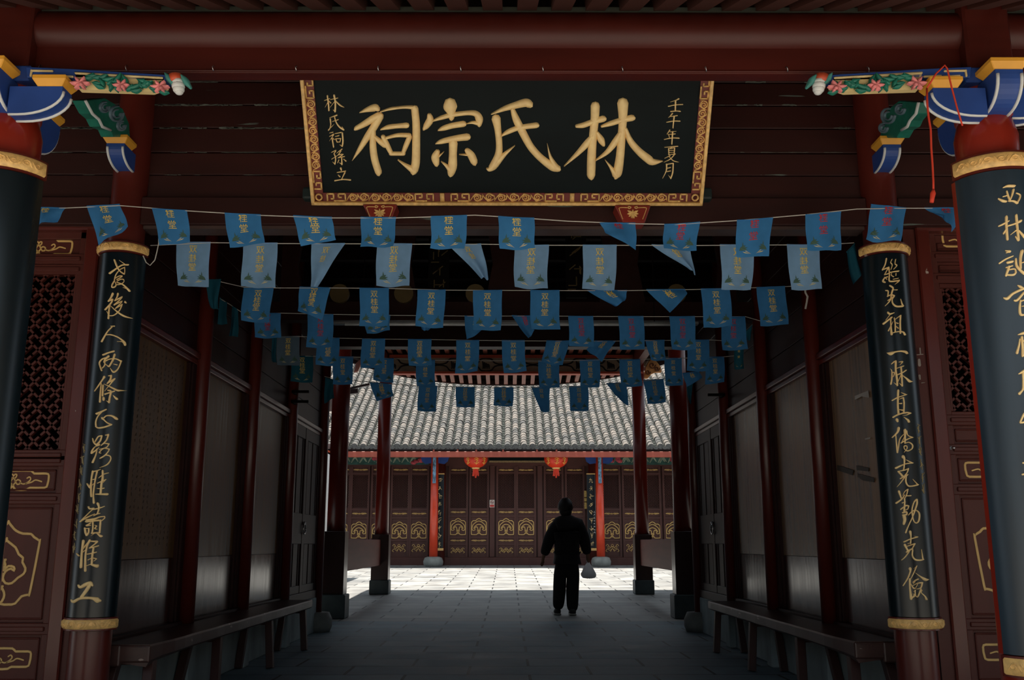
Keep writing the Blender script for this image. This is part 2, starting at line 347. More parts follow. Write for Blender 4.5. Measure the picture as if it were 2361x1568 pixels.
CR = [(2000, 590, '(310,50,30)(290,140,24)(247,230,24);(245,230,16)(345,190,24);(345,192,20)(280,310,18);(285,310,14)(350,290,18);(350,190,24)(360,300,22)(355,400,26)(390,420,26)(513,405,26);(515,405,24)(510,420,20)(450,470,6);(400,60,14)(380,110,14)(405,150,14)(385,225,12);(460,60,14)(450,130,14)(480,160,16)(430,220,12);(365,275,16)(430,260,20)(505,250,26);(395,290,12)(390,320,14)(430,345,12);(465,290,12)(465,325,12);(420,385,12)(500,370,14);(330,345,18)(280,365,20)(255,415,34)(288,433,28);(280,350,12)(318,385,14)'),
 (2000, 590, '(370,490,30)(420,530,30)(400,600,30)(385,690,26);(300,570,18)(340,580,26)(332,665,22);(420,560,8)(485,560,14);(325,665,18)(390,640,20)(440,655,22);(440,660,20)(400,690,22)(335,735,16);(385,700,24)(350,760,22)(290,825,6);(440,670,14)(405,720,22)(420,790,26)(480,830,30)(575,825,36);(580,820,24)(565,790,18)(540,710,4)'),
 (2000, 590, '(340,935,40)(370,955,30)(435,935,14);(375,960,14)(300,1060,6);(262,1115,36)(330,1065,28)(400,1010,26);(380,1020,26)(385,1150,26)(395,1286,44);(345,1230,24)(420,1080,10);(440,1022,20)(455,1130,22)(455,1250,26);(460,1040,12)(540,980,22);(542,985,24)(535,1100,26)(540,1268,30);(470,1100,12)(500,1110,18);(470,1160,12)(505,1190,16);(400,1270,14)(500,1245,18)(580,1250,22)(612,1292,34)'),
 (2000, 790, '(320,170,8)(380,180,60)(450,155,30)(540,140,26)(620,150,40)(645,172,38)'),
 (2000, 790, '(395,350,18)(440,310,24);(465,310,38)(465,450,36)(485,600,36)(490,702,34);(488,700,22)(430,655,4);(375,430,6)(400,470,20)(400,600,28)(385,680,30);(400,500,14)(440,490,20)(430,550,14)(390,580,12);(515,320,12)(575,315,24)(530,370,6);(485,420,12)(590,385,20);(550,400,26)(560,520,30)(570,712,28);(568,712,20)(520,665,4);(485,530,24)(560,500,20)(628,457,24);(560,510,14)(510,620,12)(490,680,8);(575,540,6)(640,590,26)(690,635,40)(735,640,6)'),
 (2000, 790, '(505,788,40)(500,900,36)(500,1050,34)(510,1168,40);(550,820,4)(618,850,22);(640,855,14)(500,900,22)(407,950,22);(520,930,8)(585,905,22);(588,908,24)(600,1000,24)(595,1148,26);(595,1150,24)(540,1170,22);(520,1000,14)(558,1000,24);(520,1100,12)(578,1110,24);(422,1225,30)(510,1180,26)(640,1150,26)(702,1160,26);(702,1162,22)(640,1190,14)(575,1200,4);(485,1268,52)(494,1292,38);(595,1225,6)(660,1270,34)(678,1298,40)'),
 (2010, 980, '(440,54,50)(420,120,36)(337,205,18);(395,165,18)(405,300,24)(420,448,34);(422,445,26)(440,350,24)(460,230,20)(525,150,12);(545,85,48)(545,180,36)(545,298,26);(570,100,24)(590,170,14)(668,205,16);(668,206,14)(600,225,20)(482,295,22);(540,180,12)(490,290,14);(545,300,18)(610,285,18)(665,330,22)(655,390,22)(590,425,20)(540,400,16)(530,350,22)(570,345,20)(575,390,16)(530,450,10)'),
 (2010, 980, '(515,522,60)(535,560,36)(530,680,26)(520,743,22);(560,570,6)(625,605,20)(668,625,18);(670,625,18)(550,640,20)(398,705,38);(437,767,32)(480,810,36)(520,850,40)(588,817,22);(440,760,16)(540,740,20)(598,717,22);(600,718,24)(580,780,20)(540,830,22);(470,880,24)(540,850,24)(480,940,20)(415,1020,4);(565,840,30)(560,930,28)(600,1000,26)(680,1000,24)(750,982,30);(748,978,16)(670,890,4)'),
 (2010, 980, '(447,1094,44)(470,1160,34)(490,1218,30);(405,1280,34)(490,1220,26)(540,1150,18);(510,1160,12)(540,1095,16)(588,1057,20);(592,1060,24)(570,1150,20)(530,1220,18);(560,1165,16)(638,1160,22);(540,1200,24)(540,1300,28)(530,1418,34);(500,1280,18)(550,1265,18);(477,1385,24)(560,1325,24)(603,1330,24);(605,1332,24)(590,1380,20)(545,1400,16);(510,1440,28)(570,1430,30)(570,1470,30)(510,1480,28);(530,1500,60)(540,1556,56)(526,1622,44);(600,1480,16)(660,1420,20)(720,1400,20)(770,1440,22)(780,1500,24)(765,1580,24)(730,1610,20)(690,1580,20)(665,1480,22)(660,1380,22)(690,1270,22)(732,1222,24);(738,1226,26)(740,1290,28)(710,1390,26)(660,1530,22)(590,1680,24)(558,1766,30)'),
 (2020, 1180, '(560,330,46)(570,400,28)(565,518,26);(458,495,26)(560,450,22)(678,415,22);(678,413,14)(620,400,4);(520,525,12)(570,510,14);(472,547,44)(500,600,34)(530,638,34)(598,600,22);(500,570,18)(590,540,22)(632,527,24);(635,528,24)(600,590,22);(500,660,28)(570,620,26)(600,610,18);(545,650,24)(480,740,22)(422,793,14);(600,630,28)(595,720,28)(640,785,30)(720,795,30)(770,785,24);(765,782,24)(755,720,16)(740,620,4)'),
 (2020, 1180, '(558,938,56)(560,980,34)(520,1090,26)(447,1213,20);(555,1108,36)(555,1250,34)(575,1426,50);(600,1410,22)(640,1340,12);(665,890,18)(620,1000,22)(570,1100,16);(620,935,4)(658,900,12);(640,1000,6)(720,1060,22)(810,1115,50)(860,1110,6);(605,1160,18)(640,1130,24)(688,1107,24);(640,1150,12)(610,1180,12);(570,1185,12)(610,1250,28)(638,1260,22);(600,1215,12)(680,1175,18)(753,1165,26);(755,1168,26)(730,1250,24)(662,1270,12);(680,1190,12)(650,1250,12);(640,1292,24)(640,1380,20)(600,1410,12);(650,1290,12)(620,1310,14);(640,1360,8)(680,1400,24)(733,1272,28);(600,1350,8)(650,1360,12);(750,1290,14)(740,1330,14)(800,1390,24)(823,1436,34)')]
CR = [parse(t, a, b, 7.125) for a, b, t in CR]
FR = [(2220, 400, '(555,200,8)(620,175,36)(708,175,40);(497,355,24)(550,380,40)(598,390,30);(610,252,24)(630,320,28)(655,385,26);(700,232,34)(680,310,26)(655,370,22);(555,325,12)(610,310,14);(630,385,14)(700,385,26)(750,410,36);(752,408,30)(785,350,24)(790,300,18)(740,275,12)'),
 (2220, 400, '(605,608,44)(605,720,40)(618,915,40);(497,735,18)(560,705,26)(640,660,16);(565,835,28)(600,780,22);(740,585,36)(750,700,36)(765,850,34)(770,925,40);(760,925,24)(730,880,14);(625,730,22)(720,700,26)(798,662,40);(660,855,8)(740,790,22);(780,800,18)(850,880,36)(900,930,16)'),
 (2220, 400, '(590,1075,12)(648,1085,42);(645,1088,24)(600,1105,12);(507,1250,24)(600,1190,24)(695,1150,16);(620,1240,36)(688,1225,34);(600,1310,18)(688,1285,18);(640,1302,40)(600,1418,36);(600,1410,22)(700,1410,30)(735,1380,28);(735,1380,28)(720,1330,22)(640,1340,16);(735,1192,30)(745,1280,36)(790,1340,36)(850,1390,40)(900,1420,16);(820,1085,50)(800,1180,40)(800,1318,36);(800,1250,18)(880,1220,18)'),
 (2220, 650, '(760,50,12)(800,70,40)(838,95,28);(572,225,24)(620,230,44)(700,160,36)(850,90,36);(717,260,28)(760,250,36)(850,150,30)(900,130,16);(800,260,22)(790,350,36)(800,450,40)(858,460,18);(800,270,18)(880,250,24)(900,300,20)(900,450,28);(820,340,12)(890,330,14)'),
 (2220, 650, '(767,735,14)(850,710,44)(920,700,16);(790,800,22)(780,880,30)(752,986,44);(820,772,40)(830,900,34)(830,1028,38);(830,1028,38)(880,1000,16);(830,830,20)(930,790,24)(940,1000,30)'),
 (2220, 650, '(777,1280,18)(850,1240,44)(930,1200,20);(840,1280,38)(840,1400,34)(830,1500,30)(782,1553,38);(790,1560,28)(870,1480,16)(940,1560,30)'),
 (2220, 900, '(797,445,28)(850,330,34)(900,300,16);(800,450,28)(860,440,28)(940,380,20);(870,250,24)(880,560,30)'),
 (2220, 900, '(837,1010,28)(900,1000,24)(960,980,24);(890,900,30)(890,1150,34);(830,1170,30)(950,1140,30)')]
FR = [parse(t, a, b, 6.03) for a, b, t in FR]

# ---------------------------------------------------------------- the strings of pennants
# row: (name, depth, size order, string points, flags); flag: 4 picture corners TL TR BR BL + look
#   look: y gold letters, r red letters, m seen from behind (mirrored, paler), f folded over, t teal side flag, p pale grey
ROWS = [
 ('nearest', 4.75, 't', [(40,481),(153,479.5),(276,474),(430,486),(601,496.5),(765,502.5),(913,502.5),(993,500),(1095,496),(1232,504.5),(1310,510),(1465,516),(1560,517.5),(1700,508.5),(1857,495),(1975,482),(2090,480),(2240,480)], [
  (64,479,150,480,126,507,86,526,'yf'),(200,476,276,472,296,521,225,563,'yw'),(350.6,481.5,431,486,437,553.5,369,564.5,'y'),(518,492,601,496,608.5,560,527.6,571,'y'),
  (676,498,765,502,774.5,550,693.6,565,'y'),(831.5,501.7,913,502,908,570.6,832,570.5,'y'),(993,500,1077,497,1072,572,993,570.6,'y'),(1148.5,500,1232,504,1234.5,570.6,1153,572,'y'),
  (1383,515,1465,515,1468,578,1398,540,'rf'),(1531.6,518.6,1614,513,1603,579,1527,575,'r'),(1699,509,1782,503,1773,588,1697,590,'r'),
  (1857,496,1939,489,1939,575.6,1860,576.4,'r'),(2009,472,2090,480,2079,554,1996,552,'rw'),(2132,480,2228,480,2193,536,2165,503,'rf')]),
 ('second nearest', 5.33, '', [(347,566),(487,559.5),(640,561.5),(800,562),(950,563),(1109,563),(1266,565.5),(1422,565.5),(1600,566),(1740,565),(1890,564.5),(1969,560)], [
  (406.6,558.6,485.5,559,478.7,662,408.4,658.8,'m'),(561,560,640,561,637,665,559,662,'m'),(718,562,796,562,731,664,716.5,663,'mf'),(869.5,561.5,950.4,563,942,660,866.5,661,'m'),
  (1034,565,1109,563,1128,642,1112,642,'mf'),(1186.6,566,1266,565.6,1261,667.4,1185,664.5,'m'),(1343.6,565.6,1422,565.6,1418.4,669.8,1343.6,668.3,'m'),
  (1502,565,1590,566,1602,634,1585,622,'mf'),(1660,564.7,1740,565,1733,667.4,1665.7,666.5,'m'),(1814,564.7,1889,564.7,1895,664,1824,666.5,'m'),
  (1952,582,1971,562,1987,626,1960,662,'tf')]),
 ('third', 6.3, '', [(505,649),(562,662),(640,664),(764,664),(897,665),(1028,669),(1160,669.5),(1290,670),(1446,670),(1580,668),(1682,665.5),(1750,663),(1830,660)], [
  (472,645,510,645,501,712,488,711,'tf'),(562,664.7,631,665,619.5,744,554,738,'y'),(690.6,662,762,664,739.5,735,683,714,'yw'),(829,664.7,896.7,665,895,750,829,751,'y'),
  (962.7,669,1027.6,669,1023,755,959,751,'y'),(1090.7,670.3,1158,669.5,1154.4,761,1090.7,760,'y'),(1222.7,670,1290,670,1290.8,760,1224,759,'y'),
  (1354,670,1446,670,1442,690,1417,708.5,'yf'),(1490,668,1580,668,1583,681,1544,723,'yf'),(1615.8,666.5,1682,665,1690.6,749.6,1624.6,755.4,'y'),(1744,663,1810,660.6,1819,746.6,1753,751.6,'y')]),
 ('fourth', 7.15, '', [(500,684),(530,702),(560,722),(648,722),(770,725),(900,727),(1100,729),(1235,728.5),(1368,729.5),(1500,730),(1602,730),(1718,730),(1757,741)], [
  (506,686,524,699,525,748,496.5,747,'tf'),(535,706,549,715,548,776,529.7,775,'tf'),
  (587,722,647.5,723,647,779,587,778,'r'),(709,725,768.6,725.5,767.7,802,709,802,'r'),(838,727,900,727,897,761,845,770,'yw'),(962,729,1025,729,985,762,972,761,'yf'),
  (1071,729,1128,729,1110,762,1075,786,'yf'),(1180,728,1235,729,1231,762,1217,783,'rf'),(1310,729.6,1367.7,729.6,1370.6,799.5,1313.7,798,'r'),
  (1425,729.6,1483.6,729.6,1488,805,1431,807,'r'),(1543,730.5,1602,729.6,1605.5,804.4,1549.8,806,'r'),(1662,730,1718,730.5,1723.5,805,1665.7,807,'r'),(1721,765,1734,751,1729,790,1722,785,'tf')]),
 ('fifth', 7.9, '', [(622,777),(691,776),(790,780),(888,782),(1000,783),(1105,785),(1210,786),(1313,786.5),(1420,786.5),(1532,785),(1640,784),(1720,789)], [
  (627,778,638,778,637,836,629,835,'tf'),(638.8,776.5,690.7,775,691,842.6,638,841.7,'p'),(730,780,783,780,782,843,729,841,'y'),(835,781.7,888,781.7,886.5,848.5,831,848.5,'y'),
  (940.7,782.8,995,783,994,841,941,842,'y'),(1052,785,1105,785,1103,856,1051,862,'y'),(1157,785,1209.7,785.3,1212.6,854.7,1160,860,'y'),(1260,786,1313,786.4,1298,843,1249,836,'yw'),
  (1372,786.4,1420,786.4,1387,832.7,1350,807,'yf'),(1488,785,1532,784.7,1532,833,1500,830,'yw'),(1584,784,1635,784,1635.5,854.7,1585,854.7,'y'),(1693,787,1715,788,1715.5,849,1693.5,851,'t')]),
 ('sixth', 8.9, '', [(665,820),(722,821.5),(767,822),(908,827),(1003,830.5),(1130,832),(1241,832.5),(1290,832.5),(1384,829.5),(1476,828.5),(1572,826),(1670,822.5),(1700,820)], [
  (671,821,722,821,721.8,881.7,671,879,'t'),(767,822,815,823,811.7,887,767,886,'y'),(866,826,908,827,908,883.6,861.5,877,'y'),(959,829,1003,830.5,1003,890,960,890,'y'),
  (1241,831.6,1290,832.7,1289,894,1242,893,'y'),(1336.4,830,1383.7,829,1383,893,1338.6,893,'y'),(1427.8,829.4,1476,828.7,1479.6,890,1431,891,'y'),
  (1532,826,1571.6,826,1574,887.8,1533.5,889,'y'),(1574,861,1612,857,1620,870,1583,892,'yf'),(1625,822.8,1670,822.8,1672,880,1628,885.6,'y')]),
 ('farthest', 9.9, '', [(748,868),(770,873),(852,881),(903,886),(966,890),(1095,893),(1184,894),(1268,893.5),(1356,890.5),(1443,882.5),(1530,874),(1600,868)], [
  (750,870,770,876,770,918,748,932,'tf'),(852,881,903,886,905,912,866,924,'yw'),(965.6,889.7,1008.6,890.7,1004.6,949,962,947,'y'),(1051,893,1095,893,1093.5,939,1051,938,'y'),
  (1139,893,1184,894,1183,936.7,1139,934.5,'y'),(1225.6,893,1268,893,1265,950,1246,950,'yf'),(1312,891,1356,890,1358.4,947,1316,947.7,'y'),
  (1398,884.4,1443,882,1451,936,1418,912,'yf'),(1483,877,1530,874,1536,927.4,1494,931.8,'y'),(1580,870,1599,868,1593,931,1587,931,'tf')]),
]
# ---------------------------------------------------------------- colours of the place
m_beam = M('dark red beam paint', (66, 20, 13), 0.45, 0.22, (1.2, 9, 9), spec=0.3, coat=0.06, coat_rough=0.3, bump=0.05)
m_plank = M('old red plank paint', (50, 16, 11), 0.5, 0.2, (1.5, 8, 9), chips=((92, 100, 94), 0.69, (1.6, 6, 26)), bump=0.08)
m_wall = M('dark brown red boards', (45, 18, 14), 0.5, 0.25, (8, 1.5, 9), spec=0.25)
m_post = M('red post paint', (88, 28, 18), 0.36, 0.18, (9, 9, 1.5), coat=0.15, coat_rough=0.2)
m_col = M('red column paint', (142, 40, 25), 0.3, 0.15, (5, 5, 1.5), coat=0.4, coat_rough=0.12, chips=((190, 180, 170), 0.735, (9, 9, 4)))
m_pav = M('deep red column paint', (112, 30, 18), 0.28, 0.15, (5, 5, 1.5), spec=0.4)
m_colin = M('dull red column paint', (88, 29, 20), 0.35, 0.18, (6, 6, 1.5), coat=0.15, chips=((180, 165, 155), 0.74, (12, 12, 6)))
m_lac = M('black green lacquer', (7, 21, 27), 0.3, 0.3, (14, 14, 1.2), spec=0.5, coat=0.2, coat_rough=0.22, rvar=0.1)
m_lac2 = M('blue black lacquer', (32, 48, 60), 0.36, 0.3, (12, 12, 1.0), spec=0.7, coat=0.3, coat_rough=0.3, rvar=0.12)  # base lightened to blue in place of reflected sky
m_plaq = M('plaque black lacquer', (9, 19, 21), 0.5, 0.2, (2, 9, 9), spec=0.12)
m_gold = M('gilding', (252, 214, 150), 0.42, 0.1, (30, 30, 30), spec=0.5)
m_gold2 = M('carved gilding', (236, 188, 116), 0.4, 0.25, (40, 40, 40))
m_goldp = M('gold line paint', (222, 182, 112), 0.45, 0.1, (20, 20, 20))
m_door = M('maroon door paint', (84, 38, 31), 0.45, 0.16, (7, 7, 1.5), spec=0.35, chips=((150, 140, 132), 0.745, (14, 14, 7)))
m_fdoor = M('far hall maroon paint', (82, 45, 38), 0.5, 0.15, (5, 5, 1.5))
m_black = M('dark void timber', (14, 10, 9), 0.8, 0.2, spec=0.1)
m_ceil = M('dark ceiling timber', (26, 15, 12), 0.8, 0.2, (6, 1.2, 6), spec=0.08)
m_panel_up = M('aged varnished panel', (94, 66, 37), 0.34, 0.4, (2, 26, 0.9), rvar=0.14, spec=0.14, bump=0.06)
m_panel_rt = M('sun bleached varnished panel', (132, 104, 80), 0.3, 0.5, (2, 30, 0.9), rvar=0.12, spec=0.2, bump=0.06, chips=((52, 44, 34), 0.7, (1, 3, 5)))  # brighter copy of the aged panel, reflected light and streaks put into its colour
m_panel_lo = M('dark varnished panel', (58, 26, 19), 0.16, 0.25, (2, 22, 0.8), rvar=0.08, spec=0.3, bump=0.05)
m_plaster = M('grey blue plaster', (150, 164, 166), 0.85, 0.3, (3, 3, 2), bump=0.2)
m_bench = M('worn brown bench paint', (66, 44, 39), 0.4, 0.25, (10, 1.2, 10), chips=((150, 132, 122), 0.66, (14, 5, 22)), bump=0.1)
m_bleg = M('brown leg paint', (62, 34, 29), 0.5, 0.2)
m_stone = M('grey stone', (128, 130, 126), 0.7, 0.25, (5, 5, 5), bump=0.3)
m_dstone = M('dark base stone', (66, 78, 80), 0.55, 0.2, (6, 6, 6), bump=0.15)
m_case = M('dark brown post casing', (50, 26, 22), 0.35, 0.2, (6, 6, 1.2), coat=0.3)
m_rail = M('varnished rail board', (112, 52, 40), 0.5, 0.18, (3, 1, 8), spec=0.15)
m_blue = M('deep blue paint', (38, 70, 140), 0.5, 0.15)
m_lblue = M('pale blue paint', (88, 128, 170), 0.55, 0.2)
m_white = M('white line paint', (214, 216, 214), 0.6, 0.1)
m_yel = M('ochre yellow paint', (222, 158, 52), 0.5, 0.12)
m_cream = M('cream paint', (220, 196, 140), 0.55, 0.12)
m_green = M('leaf green paint', (30, 110, 92), 0.5, 0.25, (20, 20, 20))
m_pink = M('flower pink paint', (224, 130, 130), 0.55, 0.4, (30, 30, 30))
m_rust = M('rust red paint', (190, 78, 48), 0.5, 0.15)
m_cloth = {
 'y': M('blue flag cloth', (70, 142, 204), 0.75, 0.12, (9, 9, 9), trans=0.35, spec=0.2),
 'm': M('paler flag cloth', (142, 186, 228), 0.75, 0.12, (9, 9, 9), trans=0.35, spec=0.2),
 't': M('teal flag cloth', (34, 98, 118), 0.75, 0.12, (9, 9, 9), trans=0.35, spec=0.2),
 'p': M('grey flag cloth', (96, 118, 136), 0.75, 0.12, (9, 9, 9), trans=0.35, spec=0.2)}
m_ty = M('gold print', (232, 204, 96), 0.7, 0.1)
m_tr = M('red print', (196, 44, 40), 0.7, 0.1)
m_bird = M('crane print dark', (66, 96, 84), 0.8, 0.1)
m_bird2 = M('crane print pale', (216, 206, 150), 0.8, 0.1)
m_string = M('pale string', (200, 196, 188), 0.7, 0.05)
m_cord = M('red cord', (206, 58, 32), 0.7, 0.1)
m_steel = M('steel', (200, 200, 200), 0.25, 0.05, metal=0.9)

def stone_floor(name, c1, c2):
    m = bpy.data.materials.new(name); m.use_nodes = True
    nt = m.node_tree; N = nt.nodes; L = nt.links; b = N['Principled BSDF']
    tc = N.new('ShaderNodeTexCoord'); mp = N.new('ShaderNodeMapping'); mp.inputs['Location'].default_value = (0.31, 0.12, 0)
    L.new(tc.outputs['Object'], mp.inputs['Vector'])
    br = N.new('ShaderNodeTexBrick'); br.offset = 0.5; br.squash = 1.0
    br.inputs['Scale'].default_value = 1.0; br.inputs['Brick Width'].default_value = 0.95; br.inputs['Row Height'].default_value = 0.52
    br.inputs['Mortar Size'].default_value = 0.013; br.inputs['Mortar Smooth'].default_value = 0.25
    br.inputs['Color1'].default_value = lin(c1) + [1]; br.inputs['Color2'].default_value = lin(c2) + [1]
    br.inputs['Mortar'].default_value = lin((60, 62, 62)) + [1]
    L.new(mp.outputs['Vector'], br.inputs['Vector'])
    nz = N.new('ShaderNodeTexNoise'); nz.inputs['Scale'].default_value = 2.2; nz.inputs['Detail'].default_value = 8
    L.new(tc.outputs['Object'], nz.inputs['Vector'])
    rp = N.new('ShaderNodeValToRGB'); rp.color_ramp.elements[0].position = 0.32; rp.color_ramp.elements[1].position = 0.66
    rp.color_ramp.elements[0].color = (0.55, 0.55, 0.56, 1); rp.color_ramp.elements[1].color = (1, 1, 1, 1)
    L.new(nz.outputs['Fac'], rp.inputs['Fac'])
    mx = N.new('ShaderNodeMixRGB'); mx.blend_type = 'MULTIPLY'; mx.inputs['Fac'].default_value = 1
    L.new(br.outputs['Color'], mx.inputs['Color1']); L.new(rp.outputs['Color'], mx.inputs['Color2'])
    L.new(mx.outputs['Color'], b.inputs['Base Color'])
    mr = N.new('ShaderNodeMapRange'); mr.inputs['To Min'].default_value = 0.42; mr.inputs['To Max'].default_value = 0.75
    L.new(nz.outputs['Fac'], mr.inputs['Value']); L.new(mr.outputs['Result'], b.inputs['Roughness'])
    bp = N.new('ShaderNodeBump'); bp.inputs['Strength'].default_value = 0.5; bp.inputs['Distance'].default_value = 0.012
    ad = N.new('ShaderNodeMath'); ad.operation = 'SUBTRACT'
    sm = N.new('ShaderNodeMath'); sm.operation = 'MULTIPLY'; sm.inputs[1].default_value = 0.5
    L.new(nz.outputs['Fac'], sm.inputs[0]); L.new(sm.outputs[0], ad.inputs[0]); L.new(br.outputs['Fac'], ad.inputs[1])
    L.new(ad.outputs[0], bp.inputs['Height']); L.new(bp.outputs['Normal'], b.inputs['Normal'])
    return m
m_floor = stone_floor('pale courtyard paving', (146, 147, 145), (176, 175, 170)); m_floor2 = stone_floor('worn passage paving', (118, 139, 150), (138, 157, 167)); m_floor3 = stone_floor('sunny forecourt paving', (206, 198, 184), (220, 212, 200))  # forecourt strip is unseen, made paler to bounce light onto the porch

def gz(Y): return 0.0 if Y < 14 else 0.0241 * (min(Y, 29.3) - 14)
XL, XR = -2.2, 2.2            # faces of the passage walls
XIL, XIR = -2.178, 2.13       # inner columns
XFL, XFR = -2.15, 2.065       # front columns
YF, YI = 3.85, 5.2            # planes of the two column rows

# ---------------------------------------------------------------- floor
b = MB()
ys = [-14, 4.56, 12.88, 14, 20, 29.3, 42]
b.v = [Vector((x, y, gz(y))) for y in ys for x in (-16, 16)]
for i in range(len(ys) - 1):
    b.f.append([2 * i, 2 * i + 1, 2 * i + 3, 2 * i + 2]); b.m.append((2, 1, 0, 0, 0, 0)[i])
tag(b.build('floor', [m_floor, m_floor2, m_floor3]), kind='structure')

# ---------------------------------------------------------------- front wall of boards over the opening
def zrow(v, Y=YI): return zat(v, Y)
seams = [525, 461, 404, 352, 296, 243, 190, 140, 90, 40]
b = MB()
for i in range(len(seams) - 1):
    z0, z1 = zrow(seams[i]), zrow(seams[i + 1])
    off = random.uniform(-0.004, 0.004)
    dy = -0.05 if i == 0 else 0.0
    for xa, xb in ((-5.2, XIL - 0.09), (XIL + 0.09, XIR - 0.09), (XIR + 0.09, 5.2)):
        b.box((xa, YI + off + dy, z0 + 0.003), (xb, YI + 0.12, z1 - 0.003))
b.box((-5.2, YI + 0.06, zrow(525)), (5.2, YI + 0.12, 4.2))
wf = b.build('wall_front', m_plank, bevel=0.004); tag(wf, kind='structure')
random.seed(44); b = MB()
for v, dens in ((243, 26), (296, 34), (352, 22), (404, 12), (461, 18), (190, 8)):
    for k in range(dens):
        u = random.choice((random.uniform(365, 690), random.uniform(1650, 1965), random.uniform(90, 260)) if k % 4 else (random.uniform(365, 690),)); p = at(u, v, YI)
        L = random.uniform(0.008, 0.07) * (0.5 if v > 380 else 1); H = random.uniform(0.0012, 0.008) * (0.4 if v > 340 else 1); n = 7
        top = [(p.x - L + 2 * L * i / n, YI - 0.0062, p.z + random.uniform(-0.1, 1) * H) for i in range(n + 1)]; bot = [(q[0], q[1], p.z - random.uniform(0.1, 1) * H) for q in top[::-1]]
        b.prism(top + bot, (0, 0.004, 0))
b.build('paint_flakes', M('bare grey primer', (98, 102, 94), 0.8, 0.3, (30, 30, 30)), wf)
b = MB(); b.box((XIL + 0.1, YI - 0.02, zrow(531)), (XIR - 0.1, YI + 0.1, zrow(524)))
b.build('lintel_strip', M('grey worn strip', (70, 52, 48), 0.6, 0.2), wf)

